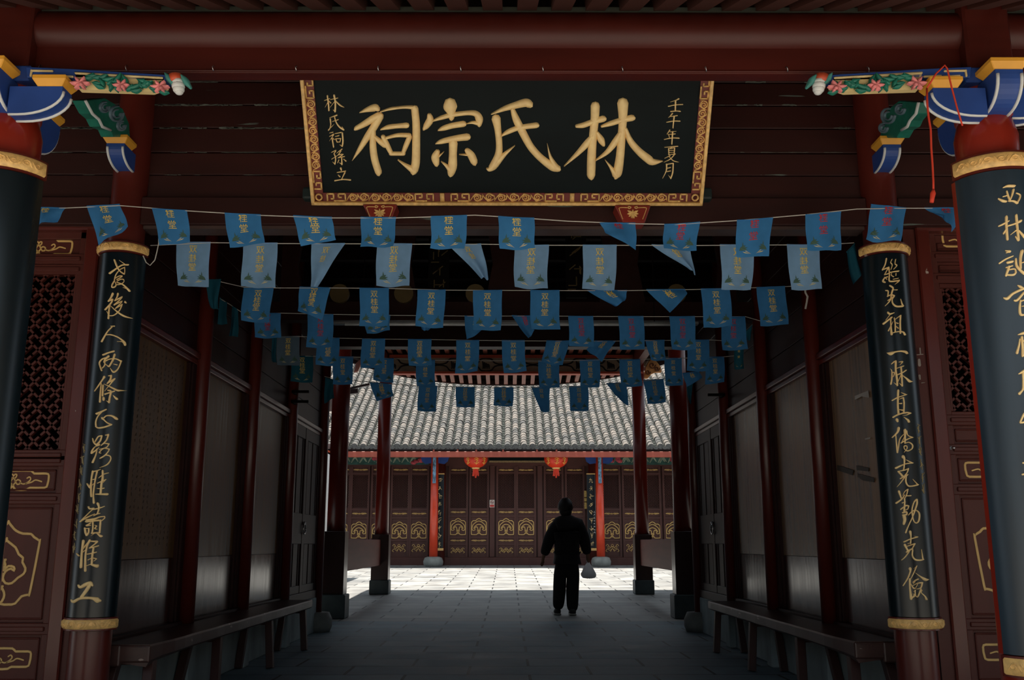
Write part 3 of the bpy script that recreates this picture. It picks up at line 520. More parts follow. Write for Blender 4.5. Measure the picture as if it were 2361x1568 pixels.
# ---------------------------------------------------------------- passage walls
YPOST = [6.75, 8.15, 9.65, 11.35]
for sd, nm in ((-1, 'left'), (1, 'right')):
    X = 2.2 * sd
    w = MB()
    w.box((X + 0.06 * sd, YI + 0.13, 0), (X + 0.14 * sd, 11.4, 4.0))
    wo = w.build('wall_' + nm, m_wall); tag(wo, kind='structure')
    p = MB(); p.box((X - 0.01 * sd, YI + 0.13, 0), (X + 0.06 * sd, 11.3, 0.385)); p.build('plinth', m_plaster, wo, bevel=0.01)
    # upper boards
    p = MB(); zz = 2.31
    for k in range(7):
        hgt = [0.2, 0.24, 0.19, 0.25, 0.22, 0.24, 0.3][k]
        o = random.uniform(0, 0.006)
        p.box((X + (0.03 + o) * sd, YI + 0.13, zz + 0.003), (X + 0.06 * sd, 11.4, zz + hgt - 0.003)); zz += hgt
    p.build('upper_boards', m_wall, wo, bevel=0.003)
    p = MB()
    p.box((X - 0.005 * sd, YI + 0.13, 2.265), (X + 0.06 * sd, 11.4, 2.31)); p.box((X + 0.015 * sd, YI + 0.13, 2.225), (X + 0.06 * sd, 11.4, 2.265))
    p.build('moulding', m_post, wo, bevel=0.008, seg=2)
    p = MB(); p.box((X - 0.005 * sd, YI + 0.13, 0.385), (X + 0.06 * sd, 11.3, 0.47)); p.build('sill', m_wall, wo, bevel=0.006)
    edges = [YI + 0.13] + YPOST
    for k in range(3):
        y0, y1 = edges[k] + 0.06, edges[k + 1] - 0.06
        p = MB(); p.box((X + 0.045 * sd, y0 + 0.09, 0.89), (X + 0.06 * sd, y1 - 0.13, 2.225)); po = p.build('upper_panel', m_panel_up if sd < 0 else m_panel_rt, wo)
        if sd < 0 and k == 0:
            q = MB(); random.seed(31)
            for c_ in range(15):
                yy = y0 + 0.16 + c_ * (y1 - y0 - 0.36) / 14
                for r_ in range(34):
                    zz2 = 0.98 + r_ * 0.036
                    if random.random() < 0.12: continue
                    for j_ in range(2):
                        ya, za, aa = yy + random.uniform(-0.008, 0.008), zz2 + random.uniform(-0.006, 0.006), random.choice((0.1, 1.5, 0.8))
                        q.bar((X + 0.0445 * sd, ya - 0.009 * math.cos(aa), za - 0.009 * math.sin(aa)), (X + 0.0445 * sd, ya + 0.009 * math.cos(aa), za + 0.009 * math.sin(aa)), 0.003, 0.001, (1, 0, 0))
            q.build('faint_ink_columns', M('faint brown ink', (58, 42, 26), 0.6), po)
        p = MB(); p.box((X + 0.04 * sd, y0 + 0.09, 0.47), (X + 0.06 * sd, y1 - 0.13, 0.886)); p.build('lower_panel', m_panel_lo, wo)
        for ya, yb in ((y0 - 0.02, y0 + 0.09), (y1 - 0.13, y1 + 0.02)):
            p = MB(); p.box((X + 0.02 * sd, ya, 0.47), (X + 0.06 * sd, yb, 2.225))
            p.box((X + 0.008 * sd, ya + 0.03, 0.47), (X + 0.06 * sd, yb - 0.04, 2.225)); p.build('panel_stile', m_wall, wo, bevel=0.006)
    # door in the last bay
    y0, y1 = YPOST[2] + 0.06, YPOST[3] - 0.06
    d = MB(); d.box((X + 0.03 * sd, y0, 0.47), (X + 0.06 * sd, y1, 2.225))
    for ya, yb in ((y0, y0 + 0.1), (y1 - 0.1, y1), ((y0 + y1) / 2 - 0.06, (y0 + y1) / 2 + 0.06)):
        d.box((X + 0.012 * sd, ya, 0.47), (X + 0.05 * sd, yb, 2.225))
    for za, zb in ((0.47, 0.55), (0.98, 1.3), (2.1, 2.225)): d.box((X + 0.016 * sd, y0, za), (X + 0.05 * sd, y1, zb))
    for k in range(6):
        yy = y0 + 0.14 + k * (y1 - y0 - 0.28) / 5
        d.box((X + 0.022 * sd, yy - 0.012, 0.55), (X + 0.05 * sd, yy + 0.012, 2.1))
    do = d.build('door_%d' % (1 if sd < 0 else 2), m_wall, bevel=0.004); tag(do, kind='structure')
    r = MB(); yc = (y0 + y1) / 2 - 0.02
    r.tube([(X - 0.005 * sd, yc + 0.055 * math.cos(t), 1.14 + 0.055 * math.sin(t)) for t in [i * math.pi / 10 for i in range(21)]], 0.008, 6)
    r.ball((X + 0.0 * sd, yc, 1.2), 0.018, 8, 6); r.build('ring_handle', m_steel, do, smooth=True)
    # posts
    names = ['first', 'second', 'third', 'last']
    for k, y in enumerate(YPOST):
        t = thing('wall_post', 'slim dark red round post on the %s passage wall, %s from the entrance' % (nm, names[k]), 'post', (X, y, 0.0), 'posts along the passage walls')
        p = MB(); p.lathe(X, y, [(0.062, 0.37 if k < 3 else 0.2), (0.06, 2.0), (0.057, 4.0)], 18); p.build('shaft', m_post, t, smooth=True)
        p = MB()
        if k == 3:
            p.lathe(X, y, [(0.16, 0), (0.185, 0.06), (0.185, 0.14), (0.15, 0.215), (0.1, 0.22)], 20); p.build('stone_drum', m_stone, t, smooth=True)
        else:
            p.box((X - 0.07, y - 0.08, 0.0), (X + 0.07, y + 0.08, 0.375)); p.build('stone_block', m_plaster, t, bevel=0.01)
    # crossbars on third post
    if True:
        for z in ((2.46, 2.36) if sd < 0 else (2.43,)):
            p = MB(); p.box((X - 0.2 * sd, YPOST[2] - 0.2, z), (X - 0.03 * sd, YPOST[2] - 0.17, z + 0.025)); p.box((X - 0.05 * sd, YPOST[2] - 0.2, z), (X - 0.03 * sd, YPOST[2], z + 0.025))
            tag(p.build('wall_peg', m_black, loc=(X, YPOST[2], z)), '%sdark wooden peg sticking out from the third post of the %s wall' % (('upper ' if z > 2.4 else 'lower ') if sd < 0 else 'single ', nm), 'peg')

# unseen walls added to cut sky light: behind the viewer, beside both courts
m_fore = M('dark grey brick', (92, 84, 76), 0.85, 0.25, (4, 4, 8))
b = MB(); b.box((-9.5, -9.4, 0), (9.5, -9.0, 3.2)); tag(b.build('wall_back', m_fore), kind='structure')
for s in (-1, 1):
    b = MB(); b.box((s * 9.0, -9.0, 0), (s * 9.4, 3.2, 5.0)); b.box((s * 5.2, 3.0, 0), (s * 9.4, 3.3, 5.0)); tag(b.build('wall_fore_' + ('left' if s < 0 else 'right'), m_fore), kind='structure')
    b = MB(); b.box((s * 4.6, 11.5, 0), (s * 7.5, 22.5, 4.3)); b.box((s * 4.0, 11.5, 4.1), (s * 7.5, 22.8, 4.25)); b.box((s * 2.36, 11.5, 0), (s * 4.7, 11.65, 4.3))
    tag(b.build('wall_court_' + ('left' if s < 0 else 'right'), m_wall), kind='structure')
# dark side rooms behind the lattice doors, ceiling
b = MB()
for s in (-1, 1):
    b.box((s * 2.36, 6.1, 0), (s * 5.2, 6.2, 4.0)); b.box((s * 5.2, YI, 0), (s * 5.3, 6.2, 4.2)); 
tag(b.build('wall_side', m_black), kind='structure')
b = MB(); b.box((-5.3, YI + 0.12, 3.95), (5.3, 12.3, 4.1))
for k in range(9): b.box((-2.2, 5.9 + k * 0.7, 3.83), (2.2, 5.98 + k * 0.7, 3.95))
co = b.build('ceiling', m_ceil); tag(co, kind='structure')
# end lintel of the passage
b = MB(); b.box((-2.35, 11.28, zat(800, 11.3)), (2.35, 11.46, 4.0)); b.build('end_lintel', m_wall, co)
# inner transom with arched openings, dim in the roof
Yt = 8.15
zb = zat(745, Yt)
b = MB()
b.box((-2.14, Yt - 0.06, zat(742, Yt)), (2.14, Yt + 0.06, zat(700, Yt)))
for k in range(4):
    xc = -1.5 + k * 1.0
    for sx in (-1, 1):
        pts = [(xc + sx * 0.5, Yt - 0.05, zat(700, Yt)), (xc + sx * 0.5, Yt - 0.05, 3.83), (xc + sx * 0.18, Yt - 0.05, 3.83), (xc + sx * 0.32, Yt - 0.05, 3.7), (xc + sx * 0.36, Yt - 0.05, 3.4), (xc + sx * 0.3, Yt - 0.05, zat(700, Yt))]
        b.prism(pts, (0, 0.06, 0))
tr = b.build('inner_transom', m_wall, loc=(0, Yt, zb)); tag(tr, 'dim red transom with arched openings, high in the passage behind the pennants', 'transom')
for u in (783, 931, 1096, 1560):
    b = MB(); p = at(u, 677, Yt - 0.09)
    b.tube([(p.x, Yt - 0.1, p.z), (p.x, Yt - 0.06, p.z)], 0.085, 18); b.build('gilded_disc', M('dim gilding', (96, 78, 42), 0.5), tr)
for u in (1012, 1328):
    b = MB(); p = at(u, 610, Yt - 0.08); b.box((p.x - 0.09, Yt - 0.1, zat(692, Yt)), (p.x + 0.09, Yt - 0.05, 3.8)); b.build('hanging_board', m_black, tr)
    b = MB()
    for k in range(5):
        zc = zat(692, Yt) + 0.12 + k * 0.15
        for j in range(4):
            x0 = p.x + random.uniform(-0.05, 0.05); z0 = zc + random.uniform(-0.05, 0.05); a = random.choice((0, 1.57, 0.7))
            b.bar((x0 - 0.035 * math.cos(a), Yt - 0.102, z0 - 0.035 * math.sin(a)), (x0 + 0.035 * math.cos(a), Yt - 0.102, z0 + 0.035 * math.sin(a)), 0.008, 0.004, (0, 1, 0))
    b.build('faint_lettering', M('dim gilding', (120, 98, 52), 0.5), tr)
# tube lamp / conduit across the passage
t = thing('tube_lamp', 'unlit grey tube lamp batten running across the passage behind the fourth string', 'lamp', (0, 8.6, 2.95))
p0, p1 = at(768, 745, 7.62), at(1610, 745, 7.62)
b = MB(); b.box((p0.x, 7.6, p0.z - 0.012), (p1.x, 7.66, p0.z + 0.012)); b.build('batten', M('grey enamel', (120, 120, 122), 0.4), t, bevel=0.004)
b = MB(); b.tube([(p0.x + 0.1, 7.6, p0.z - 0.015), (p0.x + 1.1, 7.6, p0.z - 0.015)], 0.012, 8); b.tube([(p1.x - 1.2, 7.6, p0.z - 0.015), (p1.x - 0.1, 7.6, p0.z - 0.015)], 0.012, 8)
b.build('tube', M('unlit white tube', (210, 212, 212), 0.3), t, smooth=True)
for s in (-1, 1):
    b = MB(); b.tube([(s * 1.2, 7.64, p0.z + 0.01), (s * 1.2, 7.64, 3.95)], 0.004, 5); b.build('hanger', m_black, t)

# ---------------------------------------------------------------- porch: rafters, ceiling, round beam
SL = 0.45
b = MB()
b.prism([(-6, 2.3, 3.385 + (2.3 - YF) * SL), (-6, 5.4, 3.385 + (5.4 - YF) * SL), (-6, 5.4, 3.45 + (5.4 - YF) * SL), (-6, 2.3, 3.45 + (2.3 - YF) * SL)], (12, 0, 0))
tag(b.build('ceiling', m_ceil), kind='structure')
first = None
for k in range(34):
    x = -2.47 + k * 0.15
    if first is None:
        b = MB(); b.bar((x, 2.35, 3.338 + (2.35 - YF) * SL), (x, 5.15, 3.338 + (5.15 - YF) * SL), 0.085, 0.08)
        first = b.build('rafter', M('rafter brown paint', (66, 34, 26), 0.55, 0.2, (8, 1.5, 8)), loc=(x, YF, 3.4))
        tag(first, 'dark brown square rafter under the porch roof, above the round beam', 'rafter', 'porch rafters'); o = first
    else:
        o = first.copy(); COL.objects.link(o); o.location.x = x
b = MB(); b.tube([(-2.5, YF, 3.178), (2.45, YF, 3.178)], 0.1, 40)
o = b.build('round_beam', m_beam, loc=(0, YF, 3.03), smooth=True); tag(o, 'thick round dark red log beam spanning the porch under the rafters', 'beam')
m = o.modifiers.new('edge', 'EDGE_SPLIT'); m.split_angle = 0.8
b = MB(); b.box((-2.5, YF - 0.05, 3.262), (2.45, YF + 0.05, 3.29))
tag(b.build('purlin_pad', M('grey green timber', (58, 60, 52), 0.6, 0.2, (1.5, 8, 8)), loc=(0, YF, 3.33)), 'thin grey green strip of timber lying along the top of the round beam', 'timber')
zb0 = zat(187, YF + 0.02)
b = MB(); b.box((-2.5, YF - 0.05, zb0), (2.45, YF + 0.02, 3.12)); b.box((-2.5, YF - 0.056, zb0 + 0.004), (2.45, YF - 0.02, zb0 + 0.016))
tag(b.build('tie_beam', m_beam, loc=(0, YF, zb0), bevel=0.005, seg=2), 'square edged dark red tie beam right below the round log beam', 'beam')
first = None
for i, u in enumerate((93, 292, 492, 683, 872, 1062, 1251, 1434, 1626, 1813, 2000)):
    p = at(u, 157, YF - 0.06)
    if first is None:
        b = MB(); b.tube([(p.x, YF - 0.045, p.z + 0.012), (p.x, YF - 0.065, p.z + 0.012), (p.x, YF - 0.075, p.z), (p.x + 0.002, YF - 0.07, p.z - 0.012), (p.x + 0.003, YF - 0.06, p.z - 0.012)], 0.0022, 5)
        first = b.build('hook', m_steel, loc=(p.x, YF - 0.05, p.z), smooth=True); o = first
        tag(o, 'tiny steel hook screwed into the face of the tie beam', 'hook', 'hooks along the tie beam')
    else:
        o = first.copy(); COL.objects.link(o); o.location.x = p.x
# ---------------------------------------------------------------- columns with couplet boards
def column(name, label, X, Y, prof, mat, group=None):
    t = thing(name, label, 'column', (X, Y, 0), group)
    b = MB(); b.lathe(X, Y, prof, 36); o = b.build('shaft', mat, t, smooth=True)
    m = o.modifiers.new('edge', 'EDGE_SPLIT'); m.split_angle = 0.9
    b = MB(); b.lathe(X, Y, [(prof[0][0] + 0.06, 0), (prof[0][0] + 0.09, 0.05), (prof[0][0] + 0.09, 0.13), (prof[0][0] + 0.03, 0.2), (prof[0][0], 0.205)], 28)
    b.build('stone_base', m_dstone, t, smooth=True)
    if Y == YF:
        b = MB(); b.box((X - 0.1, Y - 0.115, 2.96), (X + 0.1, Y + 0.11, 3.6)); b.build('square_top', m_beam, t, bevel=0.01)
    return t
ZN = zat(262, YF); ZB0 = zat(330, YF)
front_prof = [(0.158, 0.2), (0.15, 1.0), (0.128, 2.35), (0.12, zat(385, YF)), (0.126, zat(350, YF)), (0.128, zat(320, YF)), (0.112, zat(288, YF)), (0.106, zat(283, YF)),
              (0.116, zat(278, YF)), (0.118, zat(262, YF)), (0.106, zat(255, YF)), (0.105, zat(205, YF)), (0.1, 2.96)]
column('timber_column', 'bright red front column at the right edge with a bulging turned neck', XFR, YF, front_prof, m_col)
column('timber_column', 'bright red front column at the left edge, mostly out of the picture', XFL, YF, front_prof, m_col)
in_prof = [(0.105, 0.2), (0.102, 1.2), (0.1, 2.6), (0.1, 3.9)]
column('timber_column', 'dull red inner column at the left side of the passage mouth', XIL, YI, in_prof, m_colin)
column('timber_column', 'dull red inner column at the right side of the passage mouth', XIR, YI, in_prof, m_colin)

def couplet(label, X, Y, R, z0, z1, ang, chars, sidechars=None, band=0.07, lac=None):
    t = thing('couplet_board', label, 'couplet board', (X, Y, z0))
    a0 = -math.pi / 2 - math.radians(ang); a1 = -math.pi / 2 + math.radians(ang)
    b = MB(); n = 28
    prof = [(R - 0.018, z0), (R, z0), (R, z1), (R - 0.018, z1), (R - 0.018, z0)]
    b.lathe(X, Y, prof, n, 0, a0, a1, cap=False)
    for a in (a0, a1):
        b.add([(X + r * math.cos(a), Y + r * math.sin(a), z) for r, z in prof[:4]], [(0, 1, 2, 3)])
    o = b.build('board', lac or m_lac, t, smooth=True); m = o.modifiers.new('edge', 'EDGE_SPLIT'); m.split_angle = 0.7
    if lac:
        for s_, am in ((-1, a0), (1, a1)):
            b = MB(); b.lathe(X, Y, [(R - 0.05, z0), (R - 0.004, z0), (R - 0.004, z1), (R - 0.05, z1), (R - 0.05, z0)], 3, 0, min(am, am + s_ * 0.17), max(am, am + s_ * 0.17), cap=False)
            for aa in (am, am + s_ * 0.17): b.add([(X + r * math.cos(aa), Y + r * math.sin(aa), z) for r, z in ((R - 0.05, z0), (R - 0.004, z0), (R - 0.004, z1), (R - 0.05, z1))], [(0, 1, 2, 3)])
            b.build('red_rim', m_col, t)
    for z, nm in ((z0 - band, 'lower_band'), (z1, 'upper_band')):
        b = MB()
        pr = [(R - 0.02, z), (R + 0.008, z + 0.004), (R + 0.008, z + band - 0.004), (R - 0.02, z + band)]
        b.lathe(X, Y, pr, n, 0, a0 - 0.03, a1 + 0.03, cap=False)
        for a in (a0 - 0.03, a1 + 0.03): b.add([(X + r * math.cos(a), Y + r * math.sin(a), zz) for r, zz in pr], [(0, 1, 2, 3)])
        bo = b.build(nm, m_colin, t, smooth=False)
        b = MB(); pr = [(R + 0.006, z + 0.01), (R + 0.016, z + 0.018), (R + 0.016, z + band - 0.018), (R + 0.006, z + band - 0.01)]
        b.lathe(X, Y, pr, n, 0, a0 + 0.06, a1 - 0.06, cap=False)
        for a in (a0 + 0.06, a1 - 0.06): b.add([(X + r * math.cos(a), Y + r * math.sin(a), zz) for r, zz in pr], [(0, 1, 2, 3)])
        # scroll relief
        zc = z + band / 2
        def cs(s_, t_, h): 
            a = -math.pi / 2 + s_ / R; return Vector((X + (R + 0.016 + h) * math.cos(a), Y + (R + 0.016 + h) * math.sin(a), zc + t_))
        L = R * math.radians(ang) - 0.03; k = max(3, int(2 * L / 0.045)); st = 2 * L / k
        for i in range(k):
            c = -L + (i + 0.5) * st; sg = 1 if i % 2 == 0 else -1
            pts = [(c + st * 0.42 * (1 - q / 13.0) * math.cos(q * 0.75), sg * 0.016 * (1 - q / 13.0) * math.sin(q * 0.75), 0.0042) for q in range(11)]
            b.stroke(pts, cs, 0.004, sub=1)
            b.stroke([(c - st * 0.5, -sg * 0.012, 0.004), (c, sg * 0.017, 0.004), (c + st * 0.5, -sg * 0.012, 0.004)], cs, 0.003, sub=3)
        b.build('gilded_band', m_gold2, bo, smooth=True)
    sf = cyl_surf(X, Y, R + 0.0005)
    for st in chars:
        b = MB()
        for s_ in st: b.stroke(s_, sf, 0.007)
        b.build('gold_character', m_gold, t, smooth=True)
    if sidechars:
        b = MB(); random.seed(5)
        u0, v0, u1, v1, n = sidechars
        for i in range(n):
            uu = u0 + (u1 - u0) * i / (n - 1); vv = v0 + (v1 - v0) * i / (n - 1)
            for q in range(4):
                a = random.uniform(-0.6, 0.6) if q % 2 else random.uniform(1.2, 1.9)
                du, dv = 3.2 * math.cos(a), 8 * math.sin(a)
                cu, cv = uu + random.uniform(-1.5, 1.5), vv + random.uniform(-7, 7)
                b.stroke([(cu - du, cv - dv, 1.4), (cu + du, cv + dv, 1.4)], sf, 0.002, sub=2)
        b.build('small_faint_lettering', M('dull small gilding', (150, 130, 84), 0.5), t, smooth=True)
    return t
RB = 0.128
zt_in, zb_in = zat(582, YI - RB), zat(1424, YI - RB)
couplet('black curved couplet board with eleven gold running script characters on the left inner column', XIL, YI, RB, zb_in, zt_in, 88, CL, (193, 1030, 170, 1265, 9))
couplet('black curved couplet board with eleven gold running script characters on the right inner column', XIR, YI, RB, zb_in, zt_in, 88, CR, (2117, 985, 2129, 1130, 6))
RBF = 0.185
ztf = zat(388, YF - RBF); zbf = zat(1518, YF - RBF)
couplet('blue black curved couplet board with large gold characters at the right edge of the picture', XFR + 0.005, YF, RBF, zbf, ztf, 76, FR, band=0.085, lac=m_lac2)
couplet('blue black curved couplet board at the left edge of the picture, only a strip seen', XFL, YF, RBF, zbf, ztf, 80, [], band=0.085)

# ---------------------------------------------------------------- the hanging name plaque
O = at(1168, 471, 5.075); Tt = (at(1168, 187, 4.66) - at(1168, 471, 5.075)).normalized()
Xv = Vector((1, 0, 0)); Nn = Tt.cross(Xv).normalized()
if Nn.y > 0: Nn = -Nn
PX0 = xat(720, 471, 5.075) - O.x; PX1 = xat(1618, 471, 5.075) - O.x; PH = 0.78
def pl(s, t, h=0.0): return O + Xv * s + Tt * t + Nn * h
plaque = thing('name_plaque', 'big black plaque with four raised gold characters hung tilted over the passage', 'plaque', O)
def pbox(b, s0, s1, t0, t1, h0, h1, mi=0):
    b.prism([pl(s0, t0, h0), pl(s1, t0, h0), pl(s1, t1, h0), pl(s0, t1, h0)], Nn * (h1 - h0), mi)
b = MB(); pbox(b, PX0, PX1, 0, PH, -0.05, -0.005); b.build('panel', m_plaq, plaque)
b = MB()
bw = 0.018
for s0, s1, t0, t1 in ((PX0, PX1, 0, bw), (PX0, PX1, PH - bw, PH), (PX0, PX0 + bw, 0, PH), (PX1 - bw, PX1, 0, PH)):
    pbox(b, s0, s1, t0, t1, -0.02, 0.03)
b.build('gilded_frame', m_gold2, plaque, bevel=0.003)
BW = 0.066
b = MB()
for s0, s1, t0, t1 in ((PX0 + bw, PX1 - bw, bw, BW), (PX0 + bw, PX1 - bw, PH - BW, PH - bw), (PX0 + bw, PX0 + BW, bw, PH - bw), (PX1 - BW, PX1 - bw, bw, PH - bw)):
    pbox(b, s0, s1, t0, t1, -0.006, 0.004)
b.build('red_border_ground', M('plaque red ground', (110, 34, 26), 0.5), plaque)
b = MB()
def spiral(c, r, turns, d=1, a0=0.0, w=0.008):
    n = int(9 * turns)
    return [(c[0] + r * (1 - 0.85 * q / n) * math.cos(a0 + d * q * 2 * math.pi * turns / n), c[1] + r * (1 - 0.85 * q / n) * math.sin(a0 + d * q * 2 * math.pi * turns / n), w * (1 - 0.4 * q / n)) for q in range(n + 1)]
def psurf(s, t, h): return pl(s, t, 0.004 + h)
def scroll_run(s0, s1, f, n):
    st = (s1 - s0) / n
    for i in range(n):
        c = s0 + (i + 0.5) * st; sg = 1 if i % 2 else -1
        for pts in (spiral((c, 0.002 * sg), min(st * 0.45, 0.021), 1.6, sg, 0.5), [(c - st * 0.55, 0.018 * sg, 0.004), (c - st * 0.1, -0.02 * sg, 0.009), (c + st * 0.5, -0.004 * sg, 0.003)],
                    [(c + st * 0.2, 0.018 * sg, 0.003), (c + st * 0.42, 0.008 * sg, 0.009), (c + st * 0.5, -0.016 * sg, 0.003)]):
            b.stroke([(f(x, y)[0], f(x, y)[1], w) for x, y, w in pts], psurf, 0.012, sub=2)
def fret(s0, s1, f):
    y0, y1 = -0.02, 0.02; L = s1 - s0
    P = [(0, y0), (0, y1), (0.35, y1), (0.35, y0 + 0.012), (0.18, y0 + 0.012)]; Q = [(0.5, y0), (1.0, y0), (1.0, y1), (0.62, y1), (0.62, 0), (0.8, 0)]
    for pts in (P, Q, [(0.35, y0), (0.5, y0)]):
        for a, c in zip(pts[:-1], pts[1:]):
            A = f(s0 + a[0] * L, a[1]); C = f(s0 + c[0] * L, c[1])
            b.bar(pl(A[0], A[1], 0.008), pl(C[0], C[1], 0.008), 0.008, 0.012, Nn)
mid = (bw + BW) / 2
W = PX1 - PX0
for (t_c, up) in ((mid, 1), (PH - mid, -1)):
    f = lambda x, y, t_c=t_c: (x, t_c + y)
    segs = [(PX0 + 0.09, PX0 + 0.68), (PX0 + 0.78, PX1 - 0.78), (PX1 - 0.68, PX1 - 0.09)]
    for s0, s1 in segs:
        fret(s0, s0 + 0.1, f); fret(s1, s1 - 0.1, f)
        scroll_run(s0 + 0.11, s1 - 0.11, f, max(4, 2 * int((s1 - s0 - 0.2) / 0.11)))
    for s_ in (PX0 + 0.73, PX1 - 0.73): pbox(b, s_ - 0.012, s_ + 0.012, t_c - 0.024, t_c + 0.024, 0.003, 0.012)
for s_c in (PX0 + mid, PX1 - mid):
    f = lambda x, y, s_c=s_c: (s_c + y, x)
    fret(0.09, 0.19, f); fret(PH - 0.09, PH - 0.19, f); scroll_run(0.2, PH - 0.2, f, 8)
    for t_c in (mid, PH - mid):
        pts = [(s_c + 0.017 * math.cos(q * 0.52), t_c + 0.017 * math.sin(q * 0.52), 0.009) for q in range(13)]
        b.stroke(pts, psurf, 0.012, sub=1)
b.build('gilded_scrollwork', m_gold2, plaque, smooth=True)
sf0 = plane_surf(O - Nn * 0.005, Nn)
for st in BIG:
    b = MB()
    for s_ in st: b.stroke(s_, sf0, 0.024, sub=5)
    b.build('gold_character', m_gold, plaque, smooth=True)
for st in SML + SMR:
    b = MB()
    for s_ in st: b.stroke(s_, sf0, 0.009, sub=3)
    b.build('small_gold_character', m_gold, plaque, smooth=True)
# red wedge supports with gilded flowers
for (q, lab) in (((835, 470, 916, 470, 903, 503, 856, 503), 'left'), ((1417, 472, 1501, 472, 1487, 513, 1437, 513), 'right')):
    Yb = 5.03
    P = [at(q[0], q[1], Yb), at(q[2], q[3], Yb), at(q[4], q[5], Yb), at(q[6], q[7], Yb)]
    t = thing('plaque_support', 'small red wedge block with a gilded flower under the %s part of the plaque' % lab, 'bracket', (P[0] + P[2]) / 2, 'wedge supports under the plaque')
    b = MB(); b.prism(P, (0, 0.12, 0)); b.build('wedge', M('support red', (140, 44, 32), 0.45), t, bevel=0.006)
    cu, cv = (q[0] + q[2]) / 2, q[1] + 19; s = plane_surf((0, Yb - 0.001, 0), (0, -1, 0)); b = MB()
    hw = (q[2] - q[0]) / 2
    for sx in (-1, 1):
        b.stroke([(cu + sx * 4, cv - 13, 2.2), (cu + sx * 10, cv - 15, 2.2), (cu + sx * 9, cv - 10, 2.0), (cu + sx * 5, cv - 11, 1.6)], s, 0.004)
        b.stroke([(cu + sx * 10, cv - 12, 1.8), (cu + sx * (hw - 12), cv - 12, 1.8), (cu + sx * (hw - 12), cv - 5, 1.8), (cu + sx * (hw - 19), cv + 14, 1.8)], s, 0.003)
        for a in (0.2, 0.75, 1.3, -0.4):
            r = 13; b.stroke([(cu, cv, 2), (cu + sx * r * 0.6 * math.cos(a), cv + r * 0.6 * math.sin(a), 5.5), (cu + sx * r * math.cos(a), cv + r * math.sin(a), 1)], s, 0.008)
    b.stroke([(cu, cv - 6, 3), (cu, cv + 3, 7), (cu, cv + 12, 2)], s, 0.009)
    b.build('gilded_flower', m_gold2, t, smooth=True)
t = thing('plaque_rod', 'dark green wooden rod lying behind the lower edge of the plaque', 'rod', (0, 5.13, zat(448, 5.12)))
b = MB(); b.box((xat(698, 448, 5.12), 5.1, zat(462, 5.12)), (xat(1641, 448, 5.12), 5.17, zat(433, 5.12))); b.build('rod', M('dark green timber', (26, 42, 40), 0.6), t, bevel=0.015, seg=2)

# ---------------------------------------------------------------- painted brackets
def arc_pts(r, n=8, a0=0, a1=math.pi / 2): return [(r * math.cos(a0 + (a1 - a0) * i / n), r * math.sin(a0 + (a1 - a0) * i / n)) for i in range(n + 1)]
def bracket_arm(t, base, d, side, L, H, W):
    """curved blue bracket arm with white arrises and an ochre cap; base = inner top point, d = outward, side = across"""
    base = Vector(base); d = Vector(d); side = Vector(side); zv = Vector((0, 0, 1))
    prof = [(0, 0), (L, 0), (L, -0.02)] + [(L - 0.1 * 0 - (L * 0.82) * (1 - math.cos(a)), -0.02 - (H - 0.02) * math.sin(a)) for a in [math.pi / 2 * i / 9 for i in range(1, 10)]] + [(0, -H)]
    pts = [base + d * p[0] + zv * p[1] - side * W / 2 for p in prof]
    b = MB(); b.prism(pts, side * W); b.build('bracket_arm', m_blue, t)
    for s in (-1, 1):
        b = MB(); b.tube([base + d * (p[0] + 0.002) + zv * p[1] + side * s * (W / 2 - 0.008) for p in prof[2:]], 0.007, 6); b.build('white_edging', m_white, t, smooth=True)
    b = MB(); c = base + d * (L - 0.055)
    lo = [c + d * x + side * y for x, y in ((-0.05, -W * 0.5), (0.05, -W * 0.5), (0.05, W * 0.5), (-0.05, W * 0.5))]
    hi = [c + d * x + side * y + zv * 0.03 for x, y in ((-0.07, -W * 0.68), (0.07, -W * 0.68), (0.07, W * 0.68), (-0.07, W * 0.68))]
    h2 = [p + zv * 0.018 for p in hi]
    b.add(lo + hi + h2, [(3, 2, 1, 0), (0, 1, 5, 4), (1, 2, 6, 5), (2, 3, 7, 6), (3, 0, 4, 7), (4, 5, 9, 8), (5, 6, 10, 9), (6, 7, 11, 10), (7, 4, 8, 11), (8, 9, 10, 11)])
    b.build('ochre_cap', m_yel, t, bevel=0.003)
for X, sd, nm in ((XFL, 1, 'left'), (XFR, -1, 'right')):
    t = thing('bracket_set', 'cluster of blue white edged bracket arms with ochre caps on the %s front column' % nm, 'bracket', (X, YF, 2.78), 'painted bracket clusters of the front columns')
    bracket_arm(t, (X + sd * 0.07, YF - 0.13, 2.845), (sd, 0, 0), (0, 1, 0), 0.22, 0.12, 0.085)
    bracket_arm(t, (X - sd * 0.09, YF - 0.02, 2.9), (-sd, 0, 0), (0, 1, 0), 0.2, 0.135, 0.09)
    bracket_arm(t, (X, YF - 0.09, 2.895), (0, -1, 0), (1, 0, 0), 0.15, 0.14, 0.115)
    bracket_arm(t, (X, YF + 0.09, 2.9), (0, 1, 0), (1, 0, 0), 0.26, 0.2, 0.07)
    b = MB(); b.box((X - 0.12, YF - 0.12, 2.9), (X + 0.12, YF + 0.12, 2.97)); b.build('top_block', m_blue, t, bevel=0.006)
